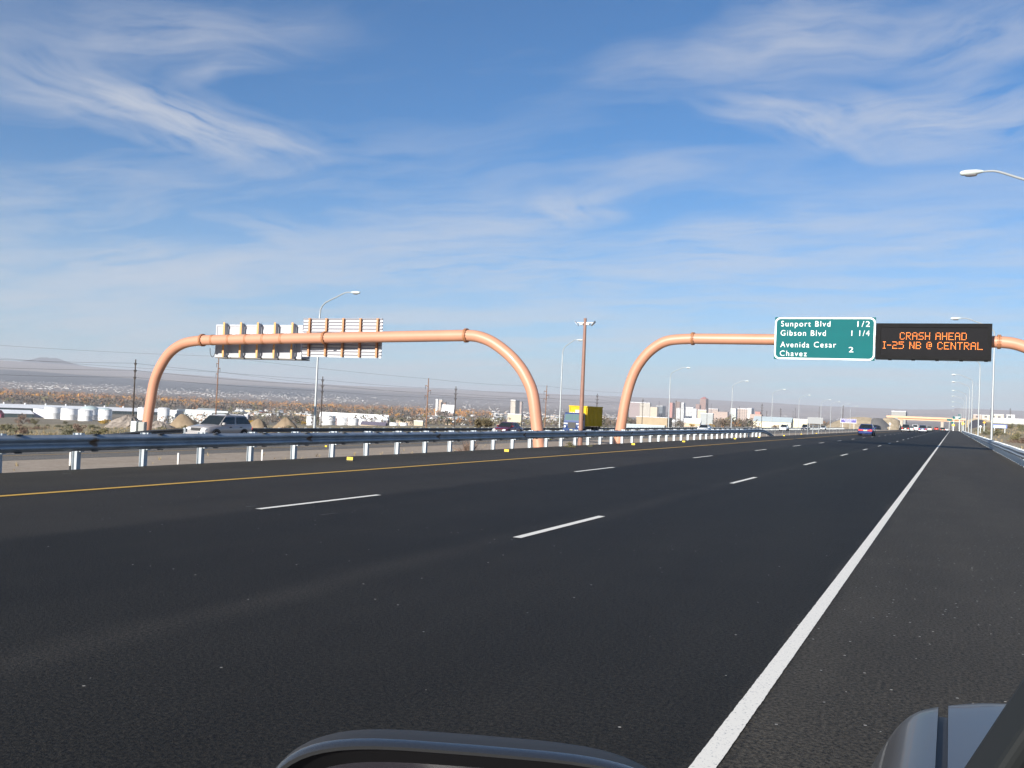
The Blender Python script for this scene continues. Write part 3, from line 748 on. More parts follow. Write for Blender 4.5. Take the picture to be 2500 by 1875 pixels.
lam2 = make_lamp(1, 10.4, 2.0, 2.0)
for i, (px, lb) in enumerate(sb_px):
    src = lam2 if i == 1 else lam
    o = src if i < 2 else copy_tree(lam)
    p = on_x(px, 1041, SBX)
    y = p.y
    o.location = (SBX, y, -1.5+road_dip(y)); o.rotation_euler = (0, 0, R(random.uniform(-3, 3))); o['label'] = lb
NBX = 3.12
nb_l = make_lamp(-1, 9.55, 2.7, 1.6, .10)
nb_px = [(None, 'near street lamp head on an arm reaching in from the right edge'), (2424, 'tall street lamp directly behind the right end of the amber message board'), (2391, 'second street lamp along the right guardrail past the message board'), (2374, 'third street lamp along the right guardrail past the message board'), (2367.5, 'fourth street lamp along the right guardrail past the message board'), (2360, 'fifth street lamp along the right guardrail past the message board'), (2355, 'sixth street lamp along the right guardrail'), (2350, 'seventh street lamp along the right guardrail'), (2346, 'eighth street lamp along the right guardrail'), (2343, 'ninth and farthest street lamp along the right guardrail')]
for i, (px, lb) in enumerate(nb_px):
    o = nb_l if i == 0 else copy_tree(nb_l)
    y = 43.0 if px is None else on_x(px, 960, NBX).y
    o.location = (NBX, y, road_dip(y)) if i else (on_y(2345, 422, y).x+3.52, y, on_y(2345, 422, y).z-11.15); o['label'] = lb; o['group'] = 'street lamps along the right shoulder'

# brown pole with two floodlights in the median
bp = on_x(1416, 1089, -19.8)
zt = on_y(1430, 777, bp.y).z
t = thing('light_pole', 'tall brown pole with two white floodlights in the gravel median', 'light pole', (bp.x, bp.y, terr(bp.x, bp.y)))
H = zt-terr(bp.x, bp.y)
mb = MB(); mb.tube([(0, 0, -.3), (0, 0, H)], [.145, .085], 14); mb.build('pole', mat('brown_pole', (.25, .135, .10), .6, var=.12, vscale=4), t, True)
m_fl = mat('flood_white', (.80, .82, .82), .4)
mb = MB(); mb.tube([(-.48, 0, H-.26), (.48, 0, H-.26)], .03, 8); mb.build('crossarm', m_fl, t)
for s in (-1, 1):
    mb = MB()
    rings = []
    for u, w_ in ((0, .05), (.06, .10), (.20, .12), (.24, .04)):
        c = Vector((s*(.40+u*.9), 0, H-.44+u*1.0)); rings.append([c+Vector((s*.05*math.cos(a)*.7, .16*math.sin(a), .07*math.cos(a)))*(w_/.10) for a in [2*math.pi*k/10 for k in range(10)]])
    mb.loft(rings); fl = mb.build('floodlight', m_fl, t, True)
    mb = MB(); mb.box(s*.20-.10, s*.20+.10, -.14, .10, H-.40, H-.31); mb.build('ballast', mat('ballast_grey', (.45, .47, .45), .5) if s < 0 else bpy.data.materials['ballast_grey'], t)

# ------------------------------------------------------------------ utility poles and wires
m_wood = mat('weathered_wood', (.05, .038, .03), .85, var=.3, vscale=3)
m_rustp = mat('rust_steel_pole', (.20, .105, .06), .7, var=.3, vscale=1)
m_ins = mat('insulator', (.03, .03, .035), .4)
def line_pole(H, kind):
    g = {'line': 'wooden power poles with three short crossarms', 'davit': 'rusty steel power poles with curved arms', 'plain': 'thin bare poles in the distance'}[kind]
    t = thing('utility_pole', '', 'utility pole', (0, 0, 0), 0, g)
    r = .27
    mb = MB(); mb.tube([(0, 0, -2), (0, 0, H)], [r, r*.6], 8); mb.build('pole', m_rustp if kind == 'davit' else m_wood, t, True)
    if kind == 'line':
        for zz_, w_ in ((H-1.15, .85), (H-3.15, 1.1), (H-5.2, .95)):
            mb = MB(); mb.box(-w_, w_, -.06, .06, zz_-.42, zz_-.30); mb.tube([(w_*.8, 0, zz_-.4), (.1, 0, zz_-1.35)], .05, 5); mb.tube([(-w_*.8, 0, zz_-.4), (-.1, 0, zz_-1.35)], .05, 5)
            a = mb.build('crossarm', m_wood, t)
            for s in (-1, 1):
                mb = MB(); mb.lathe([(.03, -.32), (.13, -.2), (.17, 0), (.12, .12), (.03, .16)], 8, 0, 'z', (s*w_, 0, zz_)); mb.build('insulator', m_ins, a, True)
    elif kind == 'davit':
        for zz_, s in ((H-2.6, -1), (H-4.3, 1), (H-6.1, -1)):
            mb = MB(); mb.tube(smooth_path([(0, 0, zz_-.6), (s*.5, 0, zz_-.15), (s*1.9, 0, zz_+.1)], 4), [.13]*8+[.07], 6); a = mb.build('arm', m_rustp, t, True)
            mb = MB(); mb.tube([(s*1.85, 0, zz_+.05), (s*1.85, 0, zz_-1.3)], .07, 6); mb.build('insulator', m_ins, a)
    else:
        mb = MB(); mb.box(-.9, .9, -.05, .05, H-1.0, H-.88); mb.build('crossarm', m_wood, t)
    return t
# (pixel x, pixel top, pixel base, distance or None, kind, label)
UP = [(323.5, 877, 1034, 281, 'line', 'wooden power pole with three crossarms beside the left leg of the left gantry'),
 (527, 868, 1010, 330, 'davit', 'rusty pole with curved arms below the white cabinet sign back'),
 (783, 919, 1043, 349, 'line', 'wooden power pole with crossarms just right of the lamp behind the left gantry'),
 (1040, 923, 1050, 338, 'davit', 'rusty pole with curved arms under the beam of the left gantry'),
 (1109, 943, 1042, 434, 'line', 'wooden power pole with crossarms inside the left gantry near its right leg'),
 (1330, 941, 1040, 443, 'davit', 'thin pole with curved arms just right of the left gantry right leg'),
 (1455.5, 961, 1040, 560, 'line', 'wooden power pole standing behind the yellow container'),
 (1520, 958, 1042, 520, 'davit', 'power pole partly hidden behind the right gantry left leg'),
 (1567, 973, 1041, 700, 'line', 'dark pole in front of the beige warehouse wall'),
 (1608, 979, 1015, 1500, 'plain', 'thin pole in front of the downtown blocks'),
 (1648.5, 977, 1041, 720, 'plain', 'left one of two thin brown poles beside the third far lamp'),
 (1660, 981, 1041, 730, 'plain', 'right one of two thin brown poles beside the third far lamp'),
 (1725.5, 985, 1038, 1000, 'plain', 'dark pole in front of the downtown tower right side'),
 (1736, 986, 1009, 1900, 'plain', 'short distant pole just right of the downtown tower'),
 (1803.5, 992, 1040, 1000, 'plain', 'dark pole before the pale office slab, right of the fourth far lamp'),
 (1859, 985, 1040, 760, 'line', 'power pole before the left end of the blue roofed warehouse'),
 (1871, 1003, 1040, 900, 'plain', 'brown post before the blue roofed warehouse'),
 (1905, 996, 1040, 900, 'line', 'power pole behind the white sport utility on the far road'),
 (1935, 1003, 1036, 1300, 'plain', 'faint pole left of the sixth far lamp'),
 (1941, 996, 1036, 1300, 'plain', 'faint taller pole left of the sixth far lamp'),
 (1999, 993, 1033, 1400, 'plain', 'faint pole left of the seventh far lamp'),
 (2057, 989, 1030, 700, 'plain', 'dark slim pole above the purple billboard'),
 (2417, 996, 1030, 1300, 'plain', 'faint pole above the pale buildings on the right'),
 (2466, 996, 1030, 1100, 'line', 'faint power pole above the blue billboard on the right')]
POLES = {}
for i, (px, pt, pb, dep, kind, lb) in enumerate(UP):
    p = at_depth(px, pb, dep); zg = terr(p.x, p.y); top = at_depth(px, pt, dep).z
    o = line_pole(top-zg, kind); o.location = (p.x, p.y, zg); o['label'] = lb; o.rotation_euler = (R(random.uniform(-.5, .5)), R(random.uniform(-.6, .6)), R(-30)); POLES[i] = (p.x, p.y, zg, top)
m_wire = mat('wire', (.10, .10, .11), .6)
def wire(a, b, sag, lb, r=.035):
    a, b = Vector(a), Vector(b); mb = MB()
    pts = [a+(b-a)*(k/24)-Vector((0, 0, sag*4*(k/24)*(1-k/24))) for k in range(25)]
    o = Vector(pts[0]); mb.tube([p-o for p in pts], r, 5); ob = mb.build('power_line', m_wire); ob.location = o
    return tag(ob, lb, 'power line', 'power lines strung between the poles')
def ptop(i, dz, dx=0): x, y, zg, zt_ = POLES[i]; return (x+dx, y, zt_-dz)
def seq(ids, levels, edge, nm):
    for dz, dx, ey in levels:
        pts = [at_depth(-140, ey, edge)]+[Vector(ptop(i, dz, dx)) for i in ids]
        for k in range(len(pts)-1):
            wire(pts[k], pts[k+1], .006*(pts[k+1]-pts[k]).length, nm)
seq([0, 2, 4, 6, 8], ((1.1, -.7, 870), (3.1, -.9, 892), (5.1, -.8, 909)), 235, 'thin dark wire slung along the wooden power poles')
seq([1, 3, 5, 7], ((.2, 0, 833), (5.6, 1.8, 862)), 300, 'thin dark wire slung along the rusty davit poles')

# ------------------------------------------------------------------ vehicles
m_glass = mat('car_glass', (.015, .02, .022), .06, spec=.6)
m_tyre = mat('tyre_rubber', (.018, .018, .018), .85)
m_rim = mat('wheel_rim', (.5, .5, .52), .35, .6)
m_lightw = mat('headlight_glass', (.80, .82, .85), .1, spec=.8)
m_red = mat('tail_light', (.55, .03, .015), .25, emit=(1, .06, .02), estr=.5)
m_trim = mat('black_trim', (.025, .025, .027), .5)
m_plate = mat('licence_plate', (.66, .60, .30), .5)
PAINT = {}
def paint_mat(nm, c, metal=.0, rough=.3):
    if nm not in PAINT: PAINT[nm] = mat(nm, c, rough, metal, coat=.6, var=.03)
    return PAINT[nm]
STY = {  # L, W, belt z, nose z, tail z, roof z, wind base y, roof front y, roof rear y, rear base y
 'sedan': (4.75, 1.80, .93, .72, .90, 1.44, 1.35, 2.05, 3.30, 4.05),
 'suv': (4.50, 1.86, 1.05, .90, 1.05, 1.68, 1.20, 1.95, 3.90, 4.40),
 'hatch': (4.20, 1.75, .95, .76, .95, 1.48, 1.15, 1.85, 3.45, 4.08),
 'van': (5.10, 1.95, 1.15, .98, 1.15, 2.00, .75, 1.55, 4.85, 5.04),
 'pickup': (5.6, 1.98, 1.15, 1.02, 1.12, 1.86, 1.55, 2.15, 3.20, 3.45)}
def make_car(style, paint, label, cat, name, detail=2, group=None):
    """nose toward -y"""
    Ln, W, zb_, zn, zt_, zr_, ya, yb3, yc, yd = STY[style]
    t = thing(name, label, cat, (0, 0, 0), 0, group); hw = W/2; zl = .24 if style in ('sedan', 'hatch') else .34
    def top(y): return lerp_tab(y, [0, .12, ya, yd, Ln-.1, Ln], [zn-.14, zn, zb_, zt_+.02, zt_-.02, zt_-.14])
    def wid(y): return hw*lerp_tab(y, [0, .15, .7, Ln*.5, Ln-.6, Ln-.12, Ln], [.76, .90, .985, 1, .985, .92, .82])
    def sec(y, lift=0):
        a, zt2 = wid(y), top(y); zlo = zl+lift; mid = zlo+(zt2-zlo)*.55
        return [Vector((sx*x, y, z)) for sx, lst in ((1, ((.0, zlo), (a*.90, zlo), (a*.985, zlo+.12), (a, mid), (a*.97, zt2-.10), (a*.90, zt2-.015), (a*.45, zt2+.02))), (-1, ((0, zt2+.025), (a*.45, zt2+.02), (a*.90, zt2-.015), (a*.97, zt2-.10), (a, mid), (a*.985, zlo+.12), (a*.90, zlo)))) for x, z in lst]
    ysn = [0, .05, .15, .4, .8, ya, ya+.4, (ya+yd)/2, yd-.4, yd, Ln-.35, Ln-.12, Ln-.04, Ln]
    mb = MB(); mb.loft([sec(y, .10 if i in (0, len(ysn)-1) else 0) for i, y in enumerate(sorted(ysn))]); mb.build('body', paint, t, True)
    # greenhouse
    wb, wr = hw*.93, hw*.74
    def q(y, z, f): return [Vector((-f, y, z)), Vector((f, y, z))]
    A, B, C, D = q(ya, zb_-.02, wb*.97), q(yb3, zr_-.05, wr), q(yc, zr_-.04, wr), q(yd, zt_-.02, wb*.95)
    R1, R2 = q(yb3+.25, zr_, wr*.9), q(yc-.25, zr_, wr*.9)
    P0, P1 = q(ya, zl+.3, wb*.97), q(yd, zl+.3, wb*.95)
    vs = A+B+R1+R2+C+D+P0+P1
    mb = MB(); mb.add(vs, [(0, 1, 3, 2), (2, 3, 5, 4), (4, 5, 7, 6), (6, 7, 9, 8), (8, 9, 11, 10), (1, 11, 9, 7, 5, 3), (0, 2, 4, 6, 8, 10), (12, 13, 1, 0), (10, 11, 15, 14), (1, 13, 15, 11), (12, 0, 10, 14)])
    bevel(mb.build('cabin', paint, t), .05, 2)
    def pane(nm, quad, nrm, inset=.08, off=.012):
        c = sum(quad, Vector())/len(quad); v = [p+(c-p)*inset+Vector(nrm).normalized()*off for p in quad]; v2 = [p-Vector(nrm).normalized()*off*1.6 for p in v]
        mb = MB(); k = len(v); mb.add(v+v2, [tuple(range(k)), tuple(range(2*k-1, k-1, -1))]+[(i, k+i, k+(i+1) % k, (i+1) % k) for i in range(k)]); return mb.build(nm, m_glass, t)
    def lp(p, r_, u): return p+(r_-p)*u
    n1 = (B[0]-A[0]).cross(A[1]-A[0]); pane('windscreen', [A[0], A[1], B[1], B[0]], n1 if n1.y < 0 else -n1, .07)
    if style != 'pickup' or True:
        n2 = (C[0]-D[0]).cross(D[1]-D[0]); pane('rear_window', [D[1], D[0], C[0], C[1]], n2 if n2.y > 0 else -n2, .12)
    for s in (0, 1):
        sg = -1 if s == 0 else 1; zb2 = zb_+.04
        nn = Vector((sg, 0, (wb-wr)/(zr_-zb_)))
        cuts = ((.0, .47), (.50, 1.0)) if style != 'pickup' else ((0, 1),)
        for u0, u1 in cuts:
            lowa = lp(A[s], D[s], u0); lowb = lp(A[s], D[s], u1); topa = lp(B[s], C[s], u0); topb = lp(B[s], C[s], u1)
            pane('side_window', [lp(lowa, topa, .1), lp(lowb, topb, .1), lp(lowb, topb, .9), lp(lowa, topa, .9)], nn, .07)
    wr_ = .33 if style in ('sedan', 'hatch') else .37
    for y in (.86, Ln-.95):
        for sg in (-1, 1):
            mb = MB(); mb.lathe([(wr_*.6, -.11), (wr_*.96, -.11), (wr_, -.06), (wr_, .07), (wr_*.95, .11), (wr_*.6, .11)], 18, 0, 'x', (sg*(hw-.10), y, wr_)); wh = mb.build('wheel', m_tyre, t, True)
            mb = MB(); mb.lathe([(.05, .10*sg), (wr_*.62, .115*sg), (wr_*.62, .06*sg)], 14, 0, 'x', (sg*(hw-.10), y, wr_)); mb.build('rim', m_rim, wh, True)
            if detail > 1:
                mb = MB(); k = 12; a0 = [Vector((sg*(hw+.004), y+(wr_+.07)*math.cos(math.pi*i/k), wr_+(wr_+.07)*math.sin(math.pi*i/k))) for i in range(k+1)]; a1 = [Vector((sg*(hw+.004), y+(wr_-.0)*math.cos(math.pi*i/k), wr_+(wr_-.0)*math.sin(math.pi*i/k))) for i in range(k+1)]
                mb.add(a0+a1, [(i, i+1, k+2+i, k+1+i) for i in range(k)]); mb.build('wheel_arch', m_trim, t)
    zlh = zn-.12
    for sg in (-1, 1):
        mb = MB(); c = Vector((sg*hw*.66, .02, zlh)); mb.loft([[c+Vector((.19*math.cos(a)*f*hw/.9, yo, .085*math.sin(a)*f)) for a in [2*math.pi*k/10 for k in range(10)]] for yo, f in ((-.035, .75), (.0, 1.0), (.14, 1.05))]); bm1 = mb.build('headlight', m_lightw, t, True)
        mb = MB(); mb.box(sg*hw*.70-.14, sg*hw*.70+.14, Ln-.06, Ln+.012, zt_-.32, zt_-.13); bevel(mb.build('tail_light', m_red, t), .02)
        mb = MB(); mb.box(sg*(hw+.02)-.10, sg*(hw+.02)+.10, ya+.22, ya+.40, zb_-.0, zb_+.16); bevel(mb.build('mirror', paint, t), .03)
    mb = MB(); mb.box(-hw*.40, hw*.40, -.035, .10, zlh-.12, zlh+.05); g_ = mb.build('grille', m_trim, t)
    mb = MB(); mb.box(-hw*.86, hw*.86, -.06, .14, zl+.05, zl+.20); bevel(mb.build('bumper', paint, t), .04)
    mb = MB(); mb.box(-hw*.86, hw*.86, Ln-.14, Ln+.06, zl+.08, zl+.24); bevel(mb.build('bumper', paint, t), .04)
    mb = MB(); mb.box(-.20, .20, Ln+.0, Ln+.03, zl+.36, zl+.48); mb.build('licence_plate', m_plate, t)
    if detail > 1:
        for sg in (-1, 1):
            for y in (ya+1.0, ya+2.0):
                mb = MB(); mb.box(sg*hw-.015, sg*hw+.02, y-.10, y+.10, zb_-.17, zb_-.12); mb.build('door_handle', m_trim, t)
    if style == 'suv' and detail > 1:
        for sg in (-1, 1):
            mb = MB(); mb.tube(smooth_path([(sg*wr*.9, yb3+.2, zr_-.02), (sg*wr*.9, yb3+.35, zr_+.07), (sg*wr*.9, yc-.3, zr_+.07), (sg*wr*.9, yc-.1, zr_-.02)], 4), .03, 6); mb.build('roof_rail', m_trim, t)
    if style == 'pickup':
        mb = MB(); mb.box(-hw*.80, hw*.80, yd+.25, Ln-.1, zt_-.5, zt_+.035); mb.build('cargo_bed', m_trim, t)
        mb = MB(); mb.box(-hw*.97, hw*.97, Ln-.2, Ln+.07, .42, .60); bevel(mb.build('step_bumper', m_rim, t), .03)
    return t
def sbpos(px, py):      # a point of the southbound road
    d = sight(px, py); lo, hi = 5.0, 900.0
    for _ in range(50):
        m = (lo+hi)/2; p = Vector((0, 0, EYE))+d*(m/FPX)
        if p.z < sbz(p.x, p.y): hi = m
        else: lo = m
    return Vector((0, 0, EYE))+d*(lo/FPX)
def put(o, p, heading, z): o.scale = (.94, .94, .94); o.location = (p.x, p.y, z); o.rotation_euler = (0, 0, heading)
SBV = 'vehicles on the southbound road'; NBV = 'vehicles on the northbound road'
# southbound, coming toward the viewer (nose to -y)
def sb_at(px, x): p = on_x(px, 1050, x); return Vector((x, p.y, sbz(x, p.y)))
c = make_car('suv', paint_mat('champagne_silver', (.40, .38, .37), .25, .36), 'silver sport utility vehicle with roof rails, nearest on the southbound road', 'car', 'car', 2, SBV)
p = sb_at(478, -41.0); put(c, p, 0, p.z)
c = make_car('sedan', paint_mat('maroon_paint', (.15, .012, .022), .2, .25), 'dark red sedan beside the right leg of the left gantry', 'car', 'car', 2, SBV)
p = sb_at(1218, -41.5); put(c, p, 0, p.z)
c = make_car('sedan', paint_mat('white_paint', (.74, .76, .78), 0, .3), 'white sedan above the far end of the near guardrail', 'car', 'car', 2, SBV)
p = sb_at(1712, -36.5); put(c, p, 0, p.z)
c = make_car('suv', bpy.data.materials['white_paint'], 'white sport utility vehicle with a dark windscreen past the near guardrail end', 'car', 'car', 2, SBV)
p = sb_at(1911, -36.0); put(c, p, 0, p.z)
c = make_car('pickup', paint_mat('dark_blue_paint', (.02, .025, .05)), 'dark pickup far off on the southbound road, left of the grey billboard back', 'car', 'pickup_truck', 1, SBV); c['category'] = 'pickup'
p = sb_at(1963, -39.5); put(c, p, 0, p.z)
c = make_car('hatch', paint_mat('pale_grey_paint', (.55, .57, .58), .3), 'pale grey hatchback far off on the southbound road, below the grey billboard back', 'car', 'car', 1, SBV)
p = sb_at(2008, -39.0); put(c, p, 0, p.z)
# northbound, driving away (nose to +y): turned by pi, so the origin is the nose
def nb(px, x): p = on_x(px, 1048, x); return Vector((x, p.y, road_dip(p.y)))
def nb_place(c, px, x, Ln): p = nb(px, x); put(c, Vector((x, p.y+Ln, 0)), math.pi, road_dip(p.y+Ln*.5)+.01)
m_blue = paint_mat('royal_blue', (.012, .035, .16), .2, .25)
c = make_car('sedan', m_blue, 'royal blue sedan with glowing red tail lights, nearest on the northbound road', 'car', 'car', 2, NBV); nb_place(c, 2112.5, -9.85, 4.75)
c.scale = (1.03, 1, 1.02)
mb = MB(); mb.box(-.62, .62, 4.70, 4.765, .60, .72); mb.build('tail_light_band', m_red, c)
LST = [('pickup', 'black_paint', (.012, .012, .014), 2210, -9.9, 'black pickup in the left lane ahead of the blue sedan', 'pickup'),
 ('hatch', 'silver_paint', (.5, .52, .52), 2223.5, -9.9, 'small silver car just right of the black pickup', 'car'),
 ('van', 'white_paint', None, 2234, -9.6, 'white van between the black pickup and the blue pickup', 'van'),
 ('pickup', 'slate_blue', (.06, .085, .17), 2252, -6.3, 'blue pickup with a pale roof, largest in the middle lane', 'pickup'),
 ('suv', 'pale_green_silver', (.42, .46, .42), 2269, -6.4, 'pale silver car right behind the blue pickup', 'car'),
 ('hatch', 'bright_red', (.42, .02, .02), 2286, -6.2, 'bright red car in the middle of the distant queue', 'car'),
 ('sedan', 'graphite', (.05, .055, .06), 2301.5, -2.9, 'dark car in the right lane of the distant queue', 'car'),
 ('suv', 'white_paint', None, 2311, -2.8, 'white car at the right end of the distant queue', 'car')]
for sty, nm, colr, px, x, lb, cat in LST:
    pm = paint_mat(nm, colr, .2) if colr else bpy.data.materials[nm]
    c = make_car(sty, pm, lb, cat, {'van': 'van', 'pickup': 'pickup_truck'}.get(cat, 'car'), 1, NBV)
    nb_place(c, px, x, STY[sty][0])
# roll-off truck and its container
def make_truck():
    t = thing('truck', 'blue cab over lorry facing the camera, partly behind the brown pole', 'lorry', (0, 0, 0), 0, SBV)
    mb_ = paint_mat('truck_blue', (.010, .036, .14), .0, .3); 
    mb = MB(); hw = 1.22
    prof = [(0, .75), (-.06, 1.1), (-.02, 1.75), (.28, 2.85), (.42, 2.95), (1.7, 2.95), (1.75, .75)]
    mb.loft([[Vector((x*f, y, z)) for y, z in prof] for x, f in ((-hw, 1), (hw, 1))]); bevel(mb.build('cab', mb_, t), .07, 3)
    mb = MB(); 
    for s in (-1, 1): mb.loft([[Vector((s*.03+x, .0+(z-1.75)*.2727-.035+d, z)) for x, z in ((s*.0, 1.9), (s*1.08, 1.9), (s*1.02, 2.74), (s*.0, 2.74))] for d in (0, .03)])
    mb.build('windscreen', mat('truck_glass', (.10, .16, .16), .08, spec=.8), t)
    mb = MB(); mb.box(-.55, .55, -.10, .02, .78, 1.62); mb.build('grille', m_trim, t)
    mb = MB(); mb.box(-1.18, -.62, -.085, -.02, 1.36, 1.52); mb.build('light_strip', m_rim, t)
    mb = MB(); mb.box(.62, 1.18, -.085, -.02, 1.36, 1.52); mb.build('light_strip', m_rim, t)
    for s in (-1, 1):
        mb = MB(); mb.lathe([(.02, -.1), (.14, -.09), (.15, 0)], 12, 0, 'y', (s*1.0, 0, 1.02)); mb.build('headlight', m_lightw, t, True)
        mb = MB(); mb.box(s*1.40-.07, s*1.40+.07, .1, .24, 1.95, 2.65); mi = mb.build('mirror', m_trim, t)
        mb = MB(); mb.tube([(s*1.2, .2, 2.6), (s*1.4, .17, 2.5)], .02, 5); mb.build('mirror_arm', m_trim, mi)
        mb = MB(); v = [Vector((s*1.228, y, z)) for y, z in ((.35, 1.9), (1.25, 1.9), (1.25, 2.7), (.5, 2.7))]; v2 = [p+Vector((-s*.02, 0, 0)) for p in v]; mb.loft([v, v2]); mb.build('side_window', m_glass, t)
    mb = MB(); mb.box(-1.24, 1.24, -.28, .10, .42, .80); bevel(mb.build('bumper', mb_, t), .05)
    mb = MB(); mb.box(-.20, .20, -.30, -.275, .52, .66); mb.build('licence_plate', m_plate, t)
    for x in (-.5, -.25, .0, .25, .5):
        mb = MB(); mb.box(x-.06, x+.06, .40, .5, 2.95, 3.03); mb.build('marker_light', m_lightw, t)
    mb = MB()
    for s in (-1, 1): mb.box(s*.42-.09, s*.42+.09, 1.6, 8.4, .72, 1.02)
    for y in (2.0, 4.0, 6.0, 8.2): mb.box(-.33, .33, y-.08, y+.08, .74, 1.0)
    mb.build('chassis', m_trim, t)
    for y in (1.05, 5.9, 7.2):
        for s in (-1, 1):
            mb = MB(); mb.lathe([(.25, -.18), (.48, -.18), (.52, -.1), (.52, .1), (.48, .18), (.25, .18)], 20, 0, 'x', (s*1.02, y, .52)); wh = mb.build('wheel', m_tyre, t, True)
            mb = MB(); mb.lathe([(.04, .12*s), (.28, .17*s), (.28, .1*s)], 14, 0, 'x', (s*1.02, y, .52)); mb.build('rim', m_rim, wh, True)
    return t
TX = -41.6; p = on_x(1396, 1049, TX); tz = sbz(TX, p.y)
tr = make_truck(); tr.location = (TX, p.y, tz); tr.scale = (.89, .89, .87)
ct = thing('dumpster', 'yellow ribbed waste container riding on the blue lorry', 'container', (TX, p.y, tz)); ct.scale = (.89, .89, .87)
m_y = mat('container_yellow', (.60, .40, .012), .6, var=.15, vscale=1.2, spec=.2); m_y2 = mat('container_sticker', (.75, .45, .38), .5)
mb = MB(); hw = 1.22; za, zb2 = 1.12, 3.95; yF, yE = 2.1, 8.6
mb.box(-hw, hw, yF, yE, za, za+.12); mb.box(-hw, -hw+.06, yF, yE, za+.12, zb2); mb.box(hw-.06, hw, yF, yE, za+.12, zb2); mb.box(-hw+.06, hw-.06, yF, yF+.06, za+.12, zb2); mb.box(-hw+.06, hw-.06, yE-.06, yE, za+.12, zb2)
mb.build('box', m_y, ct)
for i in range(12):
    y = yF+.12+i*(yE-yF-.3)/11
    for s in (-1, 1):
        mb = MB(); mb.box(s*(hw+.05)-.05, s*(hw+.05)+.05, y, y+.14, za, zb2-.18); mb.build('rib', m_y, ct)
mb = MB()
mb.box(-hw-.12, -hw+.02, yF-.06, yE+.05, zb2-.16, zb2+.0); mb.box(hw-.02, hw+.12, yF-.06, yE+.05, zb2-.16, zb2); mb.box(-hw+.02, hw-.02, yF-.06, yF+.1, zb2-.16, zb2); mb.box(-hw+.02, hw-.02, yE-.1, yE+.05, zb2-.16, zb2)
mb.build('top_rail', m_y, ct)
for x in (-hw+.02, hw-.14):
    mb = MB(); mb.box(x, x+.12, yF-.07, yF-.003, za, zb2-.17); mb.build('front_post', m_y, ct)
mb = MB(); mb.box(-.40, .28, yF-.03, yF-.003, 2.75, 3.38); mb.build('sticker', m_y2, ct)
for s in (-1, 1):
    mb = MB(); mb.lathe([(.05, -.08), (.16, -.08), (.16, .08), (.05, .08)], 12, 0, 'x', (s*.95, yE-.15, za-.12)); mb.build('roller', m_tyre, ct)

# ------------------------------------------------------------------ buildings
def win_mat(nm, wall, win, bw=4.0, bh=3.6, frac=.5, rough=.8):
    """wall with rows of windows as a surface pattern"""
    m = bpy.data.materials.new(nm); m.use_nodes = True; t = m.node_tree; p = t.nodes['Principled BSDF']; p.inputs['Roughness'].default_value = rough
    g = t.nodes.new('ShaderNodeTexCoord'); sx = t.nodes.new('ShaderNodeSeparateXYZ'); t.links.new(g.outputs['Object'], sx.inputs[0])
    def ma(op, a, b=0.0):
        k = t.nodes.new('ShaderNodeMath'); k.operation = op
        for i, v in enumerate((a, b)):
            if isinstance(v, (int, float)): k.inputs[i].default_value = v
            else: t.links.new(v, k.inputs[i])
        return k.outputs[0]
    h = ma('ADD', sx.outputs[0], sx.outputs[1])
    a = ma('LESS_THAN', ma('FRACT', ma('DIVIDE', h, bw)), frac); b = ma('LESS_THAN', ma('FRACT', ma('DIVIDE', sx.outputs[2], bh)), .5)
    k = t.nodes.new('ShaderNodeMix'); k.data_type = 'RGBA'; t.links.new(ma('MULTIPLY', a, b), k.inputs['Factor']); k.inputs['A'].default_value = (*wall, 1); k.inputs['B'].default_value = (*win, 1)
    t.links.new(k.outputs['Result'], p.inputs['Base Color']); return m
MATS = {}
def cm(nm, c, rough=.8, var=.08, vs=.15):
    if nm not in MATS: MATS[nm] = mat(nm, c, rough, var=var, vscale=vs)
    return MATS[nm]
def corner_place(x0, xs, x1, ytop, ybase, depth):
    if depth is None: depth = (ground(xs, ybase)-Vector((0, 0, EYE))).dot(CF)
    se = at_depth(xs, ybase, depth); zt = at_depth(xs, ytop, depth).z
    d0 = sight(x0, ybase); wx_ = se.x-d0.x*se.y/d0.y
    d1 = sight(x1, ybase); ny = se.x*d1.y/d1.x-se.y if abs(d1.x) > 1e-6 else 20
    return se, zt, max(2, wx_), max(3, min(abs(ny), 900)), depth
def proj_x(p):
    q = Vector(p)-Vector((0, 0, EYE)); return PW/2+FPX*q.dot(CR)/q.dot(CF)
